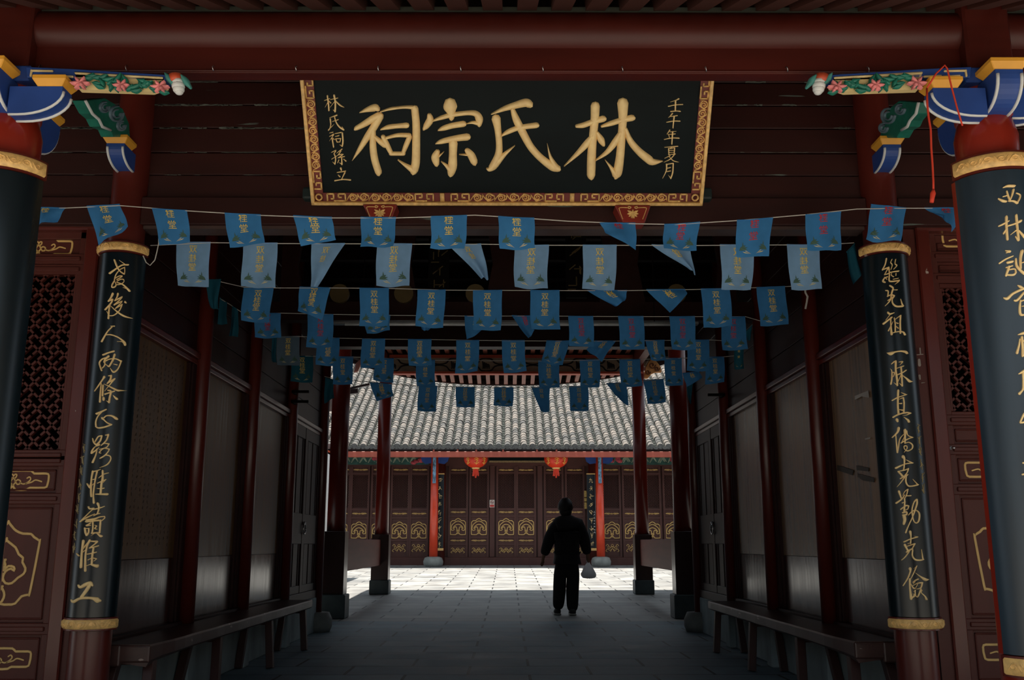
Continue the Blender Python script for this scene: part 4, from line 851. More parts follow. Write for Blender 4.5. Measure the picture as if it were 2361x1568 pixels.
# carved floral boards under the tie beam
for q, nm in ((1, 'left'), (-1, 'right')):
    def U(u): return u if q == 1 else 2299 - u
    Yq = 3.7
    sfq = plane_surf((0, Yq, 0), (0, -1, 0))
    cc = at(U(250), 185, Yq)
    t = thing('carved_bracket', 'carved floral board in blue, cream, green and pink under the tie beam, %s end' % nm, 'bracket', cc, 'carved floral boards under the tie beam')
    def poly(pts): return [at(U(u), v, Yq + 0.015) for u, v in pts]
    b = MB(); b.prism(poly([(58, 153), (170, 158), (390, 172), (398, 188), (170, 180), (60, 178)]), (0, 0.05, 0)); b.build('blue_board', m_blue, t, bevel=0.004)
    b = MB()
    b.prism(poly([(172, 165), (376, 177), (384, 200), (350, 211), (182, 206)]), (0, 0.03, 0)); b.build('cream_ground', m_cream, t)
    b = MB()
    for a in (((70, 160), (118, 161)), ((70, 160), (68, 172)), ((128, 172), (165, 174)), ((85, 172), (122, 174)), ((172, 166), (372, 177))):
        b.stroke([(U(a[0][0]), a[0][1], 5), (U(a[1][0]), a[1][1], 5)], lambda u, v, h: sfq(u, v, h - 0.012), 0.006, sub=2)
    b.build('cream_fret', m_cream, t, smooth=True)
    random.seed(21)
    b = MB()
    for k in range(34):
        u = 192 + k * 5.6 + random.uniform(-5, 5); v = 183 + (u - 190) * 0.07 + random.uniform(-10, 18); p = at(U(u), v, Yq)
        a = random.uniform(0, 3.1); l = random.uniform(8, 14)
        b.stroke([(U(u - l * math.cos(a)), v - l * math.sin(a), 2), (U(u), v, 12), (U(u + l * math.cos(a)), v + l * math.sin(a), 1)], lambda x, y, h: sfq(x, y, h - 0.006), 0.018, sub=3)
    b.build('green_leaves', m_green, t, smooth=True)
    for (u, v, s) in ((187, 194, 21), (282, 199, 18), (371, 202, 20)):
        b = MB()
        for i in range(6):
            a = i * 1.05; b.stroke([(U(u), v, 5), (U(u + s * 0.6 * math.cos(a)), v + s * 0.42 * math.sin(a), 10), (U(u + s * math.cos(a)), v + s * 0.7 * math.sin(a), 3)], lambda x, y, h: sfq(x, y, h), 0.022, sub=3)
        p = at(U(u), v, Yq - 0.02); b.ball(p, 0.009, 8, 6)
        b.build('pink_flower', m_pink, t, smooth=True)
    b = MB(); p = at(U(408), 185, Yq)
    for k, (dv, r) in enumerate(((0, 0.026), (8, 0.028), (15, 0.025), (21, 0.018))):
        p2 = at(U(408 + k), 188 + dv, Yq); b.ball((p2.x, Yq + 0.01, p2.z), (r, r, r * 0.8), 12, 8)
    b.build('white_bud', m_white, t, smooth=True)
    b = MB(); p1, p2 = at(U(403), 172, Yq), at(U(404), 188, Yq); b.tube([(p1.x, Yq + 0.01, p1.z), (p2.x, Yq + 0.01, p2.z)], [0.03, 0.024], 12); b.build('rust_collar', m_rust, t, smooth=True)
    b = MB()
    for (u, v) in ((389, 176), (426, 180)):
        b.stroke([(U(u - 6), v - 4, 8), (U(u), v + 4, 16), (U(u + 12), v + 20, 7)], lambda x, y, h: sfq(x, y, h - 0.01), 0.02, sub=4)
    b.build('teal_leaf', M('pale teal paint', (70, 140, 132), 0.5, 0.3, (20, 20, 20)), t, smooth=True)
# brackets on the inner columns: blue curved arm, ochre cap and a carved cloud board leaning to the viewer
for X, q, nm in ((XIL, 1, 'left'), (XIR, -1, 'right')):
    t = thing('cloud_bracket', 'small blue arm with ochre cap and carved green cloud board on the %s inner column' % nm, 'bracket', (X, 5.0, 2.95), 'cloud brackets of the inner columns')
    zt = zat(337, 4.98)
    bracket_arm(t, (X, YI - 0.08, zt), (0, -1, 0), (1, 0, 0), 0.17, zt - zat(388, 5.05), 0.1)
    Xs = X + q * 0.03
    px = [(197, 232), (243, 226), (283, 250), (298, 285), (300, 316), (262, 316), (255, 300), (236, 292), (228, 275), (213, 262)] if q == 1 else [(2118, 236), (2072, 232), (2042, 256), (2030, 290), (2030, 318), (2068, 318), (2078, 300), (2092, 292), (2098, 278), (2112, 262)]
    P = [atX(u, v, Xs) for u, v in px]
    b = MB(); b.prism(P, (-q * 0.07, 0, 0)); b.build('cloud_board', m_green, t, bevel=0.004)
    sfx = plane_surf((Xs + q * 0.001, 0, 0), (q, 0, 0)); b = MB()
    for i, (cu, cv, r) in enumerate(((268, 262, 15), (240, 247, 10), (279, 290, 9))):
        if q == -1: cu = 2315 - cu + 2; cv += 5
        for rr, ww in ((r, 5), (r * 0.55, 4)):
            b.stroke([(cu + rr * math.cos(a * 0.7), cv + rr * 1.15 * math.sin(a * 0.7), ww) for a in range(8)], sfx, 0.01, sub=2)
    b.build('carved_curls', M('grey blue carving', (104, 126, 138), 0.5, 0.3, (20, 20, 20)), t, smooth=True)
    b = MB(); ed = [px[0], px[9], px[8], px[7], px[6]]
    b.tube([atX(u, v, Xs + q * 0.002) for u, v in ed], 0.008, 6); b.build('white_edge', m_white, t, smooth=True)

# ---------------------------------------------------------------- lattice doors beside the passage
def clipseg(p, q, x0, x1, y0, y1):
    t0, t1 = 0.0, 1.0; dx, dy = q[0] - p[0], q[1] - p[1]
    for pp, qq in ((-dx, p[0] - x0), (dx, x1 - p[0]), (-dy, p[1] - y0), (dy, y1 - p[1])):
        if abs(pp) < 1e-12:
            if qq < 0: return None
        else:
            r = qq / pp
            if pp < 0: t0 = max(t0, r)
            else: t1 = min(t1, r)
    if t0 >= t1 - 1e-6: return None
    return (p[0] + dx * t0, p[1] + dy * t0), (p[0] + dx * t1, p[1] + dy * t1)
def lattice(b, x0, x1, z0, z1, Y, s, w, dep, ang=math.pi / 4):
    ca, sa = math.cos(ang), math.sin(ang); seen = set()
    R = int(max(x1 - x0, z1 - z0) / s) + 6
    cx, cz = (x0 + x1) / 2, (z0 + z1) / 2
    def addseg(a, c):
        k = (min(a, c), max(a, c))
        if k in seen: return
        seen.add(k)
        A = (cx + (a[0] * ca - a[1] * sa) * s, cz + (a[0] * sa + a[1] * ca) * s); C = (cx + (c[0] * ca - c[1] * sa) * s, cz + (c[0] * sa + c[1] * ca) * s)
        r = clipseg(A, C, x0, x1, z0, z1)
        if r:
            ll = math.hypot(r[1][0] - r[0][0], r[1][1] - r[0][1]) or 1; ex = (r[1][0] - r[0][0]) / ll * w * 0.49; ez = (r[1][1] - r[0][1]) / ll * w * 0.49
            b.bar((r[0][0] - ex, Y, r[0][1] - ez), (r[1][0] + ex, Y, r[1][1] + ez), dep, w, (ca * 0 + 0.0, 0, 1) if abs(r[0][0] - r[1][0]) > 1e-6 else (1, 0, 0))
    for m in range(-R, R):
        for n in range(-R, R):
            ox, oy = 3 * m + n, 3 * n
            if abs(ox) > R * 1.5 or abs(oy) > R * 1.5: continue
            for (a, c) in (((0, 0), (3, 0)), ((0, 0), (0, 3)), ((2, 0), (2, 2)), ((1, 2), (3, 2)), ((1, 1), (1, 3)), ((0, 1), (2, 1))):
                # split into unit segments so that shared edges are made once
                dx = 0 if a[0] == c[0] else 1; dy = 1 - dx
                L = abs(c[0] - a[0]) + abs(c[1] - a[1])
                for i in range(L): addseg((ox + a[0] + dx * i, oy + a[1] + dy * i), (ox + a[0] + dx * (i + 1), oy + a[1] + dy * (i + 1)))
RUYI = [[(0, 560), (6, 572), (30, 598), (55, 620), (100, 638), (152, 640), (174, 660), (207, 680), (213, 700), (184, 1000), (172, 1020), (132, 1030), (97, 1074), (52, 1080), (4, 1076), (-20, 1040), (-18, 1004), (6, 968)],
        [(0, 668), (5, 684), (62, 725), (87, 768), (117, 790), (116, 818), (139, 855), (132, 890), (97, 915), (62, 948), (22, 948), (2, 915), (15, 875), (47, 858), (69, 872), (65, 848), (29, 842), (3, 868)],
        [(-6, 802), (4, 822), (9, 842), (-8, 866)]]
CART = [[(0, 240), (110, 240), (132, 258), (210, 258), (230, 273), (226, 330), (208, 350), (115, 350), (94, 362), (22, 362), (4, 336)],
        [(0, 334), (15, 318), (12, 300), (0, 285)], [(0, 274), (9, 263), (20, 266), (18, 280), (8, 290)], [(18, 308), (30, 298), (48, 306), (46, 324), (30, 328), (22, 318)],
        [(46, 318), (72, 326), (100, 312), (114, 294), (104, 280), (90, 288)], [(84, 324), (122, 314), (146, 300), (186, 310)]]
def front_door(n, sd, vs, lat, cart, ruyi):
    """sd -1 left, +1 right; vs: pictured rows of the rails"""
    Y = YI + 0.06
    xs = (2.42, 3.0)
    def xr(a): return sd * a
    zt, zbm = zat(vs[0], Y), 0.16
    b = MB()
    b.box((xr(2.42), Y, zbm), (xr(2.465), Y + 0.06, zt)); b.box((xr(2.965), Y, zbm), (xr(3.01), Y + 0.06, zt))
    rails = [zat(v, Y) for v in vs]
    for v in vs[1:]:
        z = zat(v, Y); b.box((xr(2.42), Y - 0.004, z - 0.03), (xr(3.01), Y + 0.06, z + 0.03)); b.box((xr(2.45), Y - 0.014, z - 0.012), (xr(2.97), Y + 0.02, z + 0.012))
    b.box((xr(2.42), Y, zbm), (xr(3.0), Y + 0.06, zbm + 0.07)); b.box((xr(2.42), Y, zt - 0.05), (xr(3.0), Y + 0.06, zt))
    z0, z1 = zat(lat[1], Y), zat(lat[0], Y)
    b.box((xr(2.45), Y + 0.03, zbm), (xr(2.98), Y + 0.05, z0 - 0.02)); b.box((xr(2.45), Y + 0.03, z1 + 0.02), (xr(2.98), Y + 0.05, zt))
    for za, zc in ((z0 - 0.025, z0), (z1, z1 + 0.025)): b.box((xr(2.46), Y + 0.0, za), (xr(2.97), Y + 0.05, zc))
    for xa in (2.462, 2.95): b.box((xr(xa), Y + 0.008, z0), (xr(xa + 0.018), Y + 0.05, z1))
    # raised borders in each panel
    zz = sorted([zbm + 0.07] + [z for z in rails[1:]] + [zt - 0.05])
    for za, zc in zip(zz[:-1], zz[1:]):
        if zc - za < 0.12 or (za < (z0 + z1) / 2 < zc): continue
        for e0, e1, f0, f1 in ((2.482, 2.948, za + 0.045, za + 0.055), (2.482, 2.948, zc - 0.055, zc - 0.045), (2.482, 2.492, za + 0.045, zc - 0.045), (2.938, 2.948, za + 0.045, zc - 0.045)):
            b.box((xr(e0), Y + 0.022, f0), (xr(e1), Y + 0.04, f1))
    o = b.build('door_%d' % n, m_door, bevel=0.004); tag(o, kind='structure')
    b = MB(); lattice(b, min(xr(2.475), xr(2.955)), max(xr(2.475), xr(2.955)), z0, z1, Y + 0.035, 0.043, 0.0125, 0.024); b.build('lattice', m_door, o)
    xc = 2.715; k = 0.00084; surf = lambda x, z, h: Vector((x, Y + 0.029 - h, z))
    for v in cart:
        b = MB(); zc = zat(v, Y)
        for st in CART:
            for m_ in (1, -1): b.stroke([(xr(xc) + m_ * x * k, zc - (y - 302) * k, 0.0125 if st is CART[0] else 0.0085) for x, y in st], surf, 0.003 + 0.0006 * m_, sub=2 if st is CART[0] else 3, hs=(0.4, 1, 1, 1, 0.4))
        b.build('gold_cartouche', m_goldp, o)
    b = MB(); zc = zat(ruyi, Y)
    for st in RUYI:
        for m_ in (1, -1): b.stroke([(xr(xc) + m_ * x * k, zc - (y - 822) * k, 0.0135) for x, y in st], surf, 0.003 + 0.0006 * m_, sub=2, hs=(0.4, 1, 1, 1, 0.4))
    b.build('gold_cloud_motif', m_goldp, o)
    # neighbouring leaf and the fixed frame
    f = MB(); f.box((xr(2.33), YI + 0.0, 0.0), (xr(2.41), YI + 0.1, zrow(525))); f.box((xr(2.33), YI + 0.02, 0), (xr(3.2), YI + 0.12, 0.15)); f.box((xr(3.01), YI + 0.02, 0.15), (xr(5.2), YI + 0.1, zrow(525)))
    f.box((xr(2.33), YI + 0.0, zrow(530) - 0.0), (xr(5.2), YI + 0.1, zrow(520)))
    f.build('door_frame', m_colin, o, bevel=0.008)
    f = MB(); f.box((xr(2.26), YI + 0.02, 0.0), (xr(2.33), YI + 0.1, zrow(525))); f.build('side_board', m_door, o)
    return o
dl = front_door(3, -1, (533, 598, 622, 1050, 1063, 1150, 1450), (630, 1038), (568, 1107, 1520), 1298)
dr = front_door(4, 1, (520, 590, 640, 968, 1036, 1128, 1440), (662, 948), (548, 1081, 1505), 1285)
# bolt on the right door
bo = MB(); p, q = at(2150, 1032, 5.235), at(2200, 1033, 5.235)
bo.tube([p, q], 0.0045, 8); bo.box((p.x + 0.01, 5.235, p.z - 0.012), (p.x + 0.045, 5.26, p.z + 0.012)); bo.box((q.x - 0.03, 5.235, q.z - 0.009), (q.x - 0.015, 5.26, q.z + 0.009)); bo.ball((q.x - 0.004, 5.232, q.z), 0.008)
bo.build('door_bolt', m_steel, dr, smooth=True)
bo = MB(); p = at(2176, 1045, 5.25); bo.tube([p, p + Vector((-0.008, -0.004, -0.03)), p + Vector((0.004, -0.006, -0.05)), p + Vector((0.01, -0.004, -0.03)), p + Vector((0.002, -0.004, -0.06)), p + Vector((0.006, -0.004, -0.085))], 0.0018, 5)
bo.build('cord_loop', M('tan cord', (150, 128, 88), 0.8), dr)

# worn white patches on the right front column and the right door frame
b = MB(); sc = cyl_surf(XFR, YF, 0.139)
for pts in ([(2252, 682, 2), (2253, 700, 4), (2256, 712, 2)], [(2254, 740, 2), (2255, 746, 2)], [(2257, 797, 5), (2258, 815, 7), (2259, 830, 5), (2257, 836, 2)]): b.stroke(pts, sc, 0.002, sub=3, hs=(0.5, 1, 1, 1, 0.5))
b.build('paint_flake', m_white, [o for o in COL.objects if o.name == 'timber_column'][0])
b = MB(); sp = plane_surf((0, YI - 0.001, 0), (0, -1, 0)); random.seed(9)
for pts in ([(2121, 803, 3), (2122, 815, 3)], [(2114, 818, 2), (2128, 817, 2)], [(2119, 830, 6), (2120, 842, 7)], [(2120, 866, 5), (2121, 874, 4)], [(2125, 883, 2), (2132, 882, 1)]): b.stroke(pts, sp, 0.0015, sub=2, hs=(0.5, 1, 1, 1, 0.5))
for k in range(26):
    u = random.choice((2155, 2172, 2186, 2199)) + random.uniform(-4, 6); v = random.uniform(1140, 1540); l = random.uniform(3, 22); b.stroke([(u, v, 1), (u + l * 0.06, v + l * 0.5, random.uniform(1.5, 4.5)), (u + l * 0.1, v + l, 1)], plane_surf((0, YI + 0.052, 0), (0, -1, 0)), 0.0015, sub=2, hs=(0.5, 1, 1, 1, 0.5))
b.build('worn_patches', M('worn pale primer', (150, 138, 130), 0.8, 0.2), dr)
# ---------------------------------------------------------------- benches along the passage walls
for sd, nm, y0, y1 in ((-1, 'left', 5.34, 9.55), (1, 'right', 5.5, 9.35)):
    xf, xb = sd * 1.89, sd * 2.185
    t = thing('plank_bench', ('long worn brown plank bench with flaking paint along the left passage wall' if sd < 0 else 'long dark brown bench with split plank end along the right passage wall'), 'bench', (sd * 2.03, (y0 + y1) / 2, 0), 'benches along the passage walls')
    random.seed(3 + sd)
    b = MB(); N = 26
    cs = lambda j: (0.0 if 0 < j < N else 0.0)
    rows = []
    for j in range(N + 1):
        y = y0 + (y1 - y0) * j / N; wob = 0.0025 * math.sin(j * 1.7) + random.uniform(-0.0012, 0.0012); bulge = 0.018 * math.exp(-j * 0.9)
        x0 = xf + sd * (wob + 0.02 * math.exp(-((j - 0) * 0.8) ** 2)); rows.append([(x0, y, 0.442), (x0 + sd * 0.008, y, 0.452), (xb, y, 0.452), (xb, y, 0.375), (x0 + sd * 0.02, y, 0.373 - bulge * 2), (x0, y, 0.388 - bulge)])
    vs = [p for r in rows for p in r]; fs = []
    for j in range(N):
        for k in range(6):
            k2 = (k + 1) % 6; f = (j * 6 + k, j * 6 + k2, (j + 1) * 6 + k2, (j + 1) * 6 + k); fs.append(f if sd > 0 else f[::-1])
    fs.append(list(range(6)) if sd < 0 else list(range(5, -1, -1))); fs.append([N * 6 + k for k in (range(5, -1, -1) if sd < 0 else range(6))])
    b.add(vs, fs); b.build('seat_plank', m_bench, t)
    b = MB(); b.box((xf + sd * 0.02, y0 - 0.012, 0.36), (xb - sd * 0.03, y0 + 0.01, 0.448)); b.box((xb - sd * 0.12, y0 - 0.02, 0.34), (xb, y0 + 0.02, 0.45)); b.build('end_batten', m_bench, t, bevel=0.01, seg=2)
    for y in ((y0 + 0.12, y0 + 1.35, y0 + 2.75, y1 - 0.15) if sd < 0 else (y0 + 0.15, y0 + 1.15, y0 + 2.4, y1 - 0.15)):
        for xa, xe in ((xf + sd * 0.06, xf + sd * 0.02), (xb - sd * 0.05, xb - sd * 0.02)):
            lean = -0.14 if y < (y0 + y1) / 2 + 0.3 else -0.05
            b = MB(); b.bar((xa, y, 0.376), (xe, y + lean, 0.005), 0.055, 0.06, (0, 1, 0)); b.build('leg', m_bleg, t, bevel=0.004)
        b = MB(); b.bar((xf + sd * 0.05, y, 0.355), (xb - sd * 0.04, y, 0.355), 0.05, 0.035); b.build('cross_batten', m_bleg, t)

# ---------------------------------------------------------------- strings of pennants
ORD = ['first', 'second', 'third', 'fourth', 'fifth', 'sixth', 'seventh', 'eighth', 'ninth', 'tenth', 'eleventh', 'twelfth', 'thirteenth', 'fourteenth']
CRANE = [[(0.0, 0.30), (0.10, 0.62), (0.30, 0.86), (0.62, 0.95), (0.5, 0.72), (0.78, 0.70), (0.55, 0.52), (0.8, 0.42), (0.42, 0.34)],
         [(0.52, 0.3), (0.62, 0.3), (0.95, -0.02), (1.05, -0.12), (0.9, -0.02)], [(0.30, 0.9), (0.36, 1.35), (0.42, 0.9)], [(0.3, 0.2), (0.62, 0.12), (0.9, -0.05), (0.5, 0.05)]]
def flag(row, Y, idx, n, q, look, grp):
    TL, TR, BR, BL = [at(q[2 * i], q[2 * i + 1], Y) for i in range(4)]
    rnd = random.Random(row * 100 + idx)
    key = look[0]; fold = 'f' in look; wav = 'w' in look
    wide = (TR - TL).length
    A = rnd.uniform(0.006, 0.012) * (2.2 if (fold or wav) else 1.0); ph = rnd.uniform(0, 6.28); kk = rnd.uniform(2.2, 4.2)
    curl = rnd.uniform(-0.02, 0.02); sk = rnd.uniform(-0.6, 0.6)
    def S(u, v, h=0.0):
        P = TL * (1 - u) * (1 - v) + TR * u * (1 - v) + BR * u * v + BL * (1 - u) * v
        d = A * math.sin(kk * u * 2 + ph + sk * v * 3) * (0.15 + v) + curl * v * v
        if fold: d += 0.035 * (1 - abs(2 * ((u * 0.6 + v * 0.4) % 1.0) - 1)) * v
        sag = 0.004 * math.sin(math.pi * u) * (0.3 + v)
        return Vector((P.x + 0.006 * math.sin(v * 5 + ph) * v, P.y - d - h, P.z - sag))
    b = MB(); nu, nv = 8, 10
    vs = [S(i / nu, j / nv) for j in range(nv + 1) for i in range(nu + 1)]
    b.add(vs, [(j * (nu + 1) + i, (j + 1) * (nu + 1) + i, (j + 1) * (nu + 1) + i + 1, j * (nu + 1) + i + 1) for j in range(nv) for i in range(nu)], 0)
    # sleeve over the string
    b.tube([S(i / 6, 0.005) + Vector((0, 0, 0.002)) for i in range(7)], 0.0045, 6, 0)
    hgt = ((BL - TL).length + (BR - TR).length) / 2; asp = hgt / max(wide, 1e-3)
    base = 0.13 if row else -0.02
    chars = [('双', base), ('桂', base + 0.2), ('堂', base + 0.4)] if row else [('桂', 0.1), ('堂', 0.42)]
    full = (not fold) or wide * hgt > 0.016
    sz = min(0.24, 0.24)
    mir = -1 if key == 'm' else 1
    if look[0] != 't' or not fold:
        for ci, (ch, vc) in enumerate(chars):
            if vc < 0.06: continue
            if fold and ci > (0 if row == 0 else 1): continue
            gv, gf = glyph(ch); pts = []
            for x, y in gv:
                u = 0.5 + mir * x * sz; v = vc + 0.02 - y * sz / asp * 1.0
                pts.append(S(min(0.98, max(0.02, u)), min(0.98, max(0.015, v)), 0.0022))
            b.add(pts, gf, 1)
        if row == 0:
            gv, gf = glyph('双'); pts = []
            gf2 = [f for f in gf if all(gv[i][1] < -0.15 for i in f)]
            for x, y in gv: pts.append(S(0.5 + x * sz, max(0.012, -0.05 - y * sz / asp), 0.0022))
            b.add(pts, gf2, 1)
        if not fold:
            for m_ in (1, -1):
                for ki, shp in enumerate(CRANE):
                    P = []
                    for x, y in shp:
                        u = 0.5 - m_ * (0.41 - x * 0.33); v = 0.90 - y * 0.24 / asp
                        P.append(S(u, v, 0.0024))
                    b.add(P, [list(range(len(P)))], 3 if ki in (1, 3) else 2)
    nm = ROWS[row][0]
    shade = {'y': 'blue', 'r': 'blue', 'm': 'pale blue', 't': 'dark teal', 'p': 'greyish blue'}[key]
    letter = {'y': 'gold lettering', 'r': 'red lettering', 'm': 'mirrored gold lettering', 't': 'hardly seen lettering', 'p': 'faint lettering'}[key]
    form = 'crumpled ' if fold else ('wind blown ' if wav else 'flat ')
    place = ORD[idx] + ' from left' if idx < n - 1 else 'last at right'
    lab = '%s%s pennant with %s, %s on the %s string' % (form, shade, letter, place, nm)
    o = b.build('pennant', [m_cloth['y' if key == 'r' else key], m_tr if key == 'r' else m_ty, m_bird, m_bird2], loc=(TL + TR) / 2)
    for p in o.data.polygons[:nu * nv]: p.use_smooth = True
    tag(o, lab, 'pennant', grp)
for ri, (nm, Y, _, pts, flags) in enumerate(ROWS):
    b = MB(); P = [at(u, v, Y + (0.0 if ri else 0.0)) for u, v in pts]
    b.tube(P, 0.0028 if ri < 5 else 0.0034, 5)
    tag(b.build('bunting_string', m_string, loc=P[len(P) // 2]), 'thin pale string across the passage carrying the %s row of pennants' % nm, 'string', 'strings of pennants')
    fl = sorted(flags, key=lambda q: (q[0] + q[2]) / 2)
    for i, q in enumerate(fl): flag(ri, Y, i, len(fl), q[:8], q[8], 'pennants on the %s string' % nm)
# loose cords
b = MB(); b.tube([at(u, v, 5.1) for u, v in ((330, 590), (337, 605), (346, 612), (357, 600), (362, 580), (366, 560), (366, 550))], 0.003, 6)
tag(b.build('loose_string', m_string, loc=at(346, 612, 5.1)), 'loose white string end looping beside the left inner column below the pennants', 'string')
b = MB(); b.tube([at(u, v, 6.25) for u, v in ((1856, 664), (1857, 675), (1862, 684), (1860, 697), (1857, 712))], 0.007, 6)
tag(b.build('frayed_cord', m_string, loc=at(1858, 690, 6.25)), 'short frayed white cord end hanging below a pennant near the right wall', 'cord')
Yc = 3.62
b = MB()
b.tube([at(u, v, Yc) for u, v in ((2137, 204), (2138, 240), (2141, 270), (2146, 300), (2147, 340), (2150, 380), (2152, 420), (2152, 440))], 0.0042, 6)
b.tube([at(u, v, Yc) for u, v in ((2137, 204), (2158, 170), (2178, 150), (2184, 158), (2195, 205), (2207, 250), (2219, 290))], 0.0036, 6)
b.tube([at(u, v, Yc) for u, v in ((2152, 436), (2151, 446), (2149, 458), (2148, 467))], [0.004, 0.011, 0.009, 0.008], 8)
tag(b.build('red_cord', m_cord, loc=at(2150, 300, Yc), smooth=True), 'thin red cord with a small tassel hanging from the right end of the tie beam', 'cord')
# torn paper on the right wall
b = MB(); pts = [atX(u, v, 2.238) for u, v in ((1972, 913), (2002, 901), (2004, 917), (1988, 914), (1972, 922))]
b.prism(pts, (-0.004, 0, 0)); tag(b.build('paper_scrap', M('white paper', (196, 190, 186), 0.8), loc=pts[0]), 'torn scrap of white paper stuck on the first panel of the right wall', 'paper')
b = MB(); pts = [atX(u, v, 2.238) for u, v in ((1995, 1011), (2008, 1008), (2006, 1012), (1996, 1014))]
b.prism(pts, (-0.004, 0, 0)); tag(b.build('paper_scrap', MATS['white paper'], loc=pts[0]), 'tiny strip of pale paper low on the first panel of the right wall', 'paper')

for px in (((1931, 1072), (1968, 1084), (1966, 1096), (1930, 1084)), ((1975, 1073), (2004, 1079), (2003, 1087), (1976, 1084)), ((1978, 1092), (2016, 1102), (2016, 1112), (1990, 1108), (1978, 1100))):
    b = MB(); b.prism([atX(u, v, 2.241) for u, v in px], (-0.002, 0, 0))
    tag(b.build('tape_mark', M('old tape brown', (58, 48, 38), 0.5, 0.3), loc=atX(px[0][0], px[0][1], 2.241)), 'dark brown tape remnant on the first panel of the right wall', 'tape', 'tape remnants on the right wall')

# ---------------------------------------------------------------- pavilion at the end of the passage
pav = [(-2.37, 13.4, -1, 'left', 'near'), (2.41, 13.4, 1, 'right', 'near'), (-2.33, 17.9, -1, 'left', 'far'), (2.46, 17.9, 1, 'right', 'far')]
for X, Y, sd, nm, dist in pav:
    g = gz(Y); near = dist == 'near'
    t = thing('pavilion_column', 'round red column in a dark square wooden casing on a stone block, %s %s of the pavilion' % (dist, nm), 'column', (X, Y, g), 'pavilion columns')
    hs, hw = (0.185, 0.15) if near else (0.175, 0.155)
    b = MB(); b.box((X - hs, Y - hs, g), (X + hs, Y + hs, g + (0.315 if near else 0.25))); b.build('stone_plinth', m_dstone, t, bevel=0.012)
    b = MB(); b.box((X - hw, Y - hw, g + (0.315 if near else 0.25)), (X + hw, Y + hw, 1.15)); b.build('casing', m_case, t, bevel=0.006)
    b = MB(); r = 0.125; b.lathe(X, Y, [(r * 1.02, 1.0), (r, 2.5), (r * 0.97, 4.7)], 28); b.build('shaft', m_pav, t, smooth=True)
for X, sd, nm in ((-2.35, -1, 'left'), (2.43, 1, 'right')):
    b = MB(); b.prism([(X - 0.035, 13.52, 0.6), (X - 0.035, 17.78, 0.6), (X - 0.035, 17.78, 1.06), (X - 0.035, 13.52, 1.05)], (0.07, 0, 0))
    tag(b.build('railing_board', m_rail, loc=(X, 15.6, 0.6), bevel=0.012, seg=2), 'varnished red brown railing board between the two %s pavilion columns' % nm, 'railing', 'pavilion railing boards')
roofp = thing('pavilion_roof', 'dark timber pavilion roof with upturned eave over the far end of the passage', 'roof', (0, 15.6, 4.5))
def zeave(x, off=0.0):
    a = abs(x - 0.03); return zat(889, 18.75) + 0.17 * (a / 2.1) ** 2.4 + off
b = MB()
xs = [-3.3 + 6.6 * i / 40 for i in range(41)]
for (o0, o1, y0, y1) in ((0.0, 0.10, 18.72, 18.78),):
    vs = []
    for x in xs: vs += [(x, y0, zeave(x, o0)), (x, y1, zeave(x, o0)), (x, y1, zeave(x, o1)), (x, y0, zeave(x, o1))]
    fs = []
    for i in range(40):
        for k in range(4): k2 = (k + 1) % 4; fs.append((i * 4 + k, (i + 1) * 4 + k, (i + 1) * 4 + k2, i * 4 + k2))
    b.add(vs, fs)
b.build('eave_fascia', m_case, roofp)
b = MB()
vs = []
for x in xs: vs += [(x, 17.95, 4.5), (x, 18.76, zeave(x, 0.09)), (x, 18.76, zeave(x, 0.12)), (x, 17.95, 4.62)]
fs = []
for i in range(40):
    for k in range(4): k2 = (k + 1) % 4; fs.append((i * 4 + k, (i + 1) * 4 + k, (i + 1) * 4 + k2, i * 4 + k2))
b.add(vs, fs)
b.box((-3.3, 11.7, 4.62), (3.3, 17.96, 4.7))
b.build('roof_boards', m_ceil, roofp)
m_raft = M('warm red rafter paint', (150, 84, 66), 0.5, 0.15)
for k in range(30):
    x = -2.5 + k * 0.175
    b = MB(); b.bar((x, 17.85, 4.24), (x, 18.73, zeave(x, 0.05)), 0.075, 0.07); b.build('eave_rafter', m_raft, roofp)
for k in range(30):
    x = -2.6 + k * 0.18
    b = MB(); b.box((x - 0.04, 12.6, 4.53), (x + 0.04, 17.88, 4.62)); b.build('ceiling_rafter', m_raft, roofp)
b = MB(); b.box((-2.4, 17.82, zat(857, 17.85)), (2.5, 17.9, zat(825, 17.85))); fr = b.build('painted_frieze', M('old cream board', (150, 138, 116), 0.6, 0.3, (3, 3, 6)), roofp)
b = MB(); b.box((-2.45, 17.78, zat(862, 17.8)), (2.55, 17.95, zat(857, 17.8))); b.box((-2.45, 17.8, zat(825, 17.8)), (2.55, 17.95, zat(818, 17.8))); b.build('frieze_mouldings', m_rust, roofp)
b = MB(); sfz = plane_surf((0, 17.818, 0), (0, -1, 0))
for k in range(8):
    u0 = 905 + k * 72
    for sg in (-1, 1):
        cv = 841
        b.stroke([(u0, cv + sg * 15, 3.4), (u0 + 12, cv + sg * 13, 3.4), (u0 + 20, cv + sg * 4, 3.4), (u0 + 36, cv + sg * 1, 3.4), (u0 + 52, cv + sg * 4, 3.4), (u0 + 60, cv + sg * 13, 3.4), (u0 + 72, cv + sg * 15, 3.4)], sfz, 0.006, sub=3)
    for j in range(4): b.stroke([(u0 - 8 + j * 4, 834 + j * 2, 3), (u0 - 6 + j * 4, 846 - j, 5), (u0 - 8 + j * 5, 850, 2)], sfz, 0.004, sub=2)
b.build('dark_cloud_outline', M('ink paint', (26, 26, 28), 0.7), fr)
for X, Y in ((-2.36, 15.6), (2.44, 15.6)):
    b = MB(); b.box((X - 0.07, 13.4, 4.28), (X + 0.07, 17.9, 4.5)); b.build('side_beam', m_post, roofp)
b = MB(); b.box((-2.4, 13.33, 4.2), (2.5, 13.47, 4.5)); b.build('cross_beam', m_post, roofp)
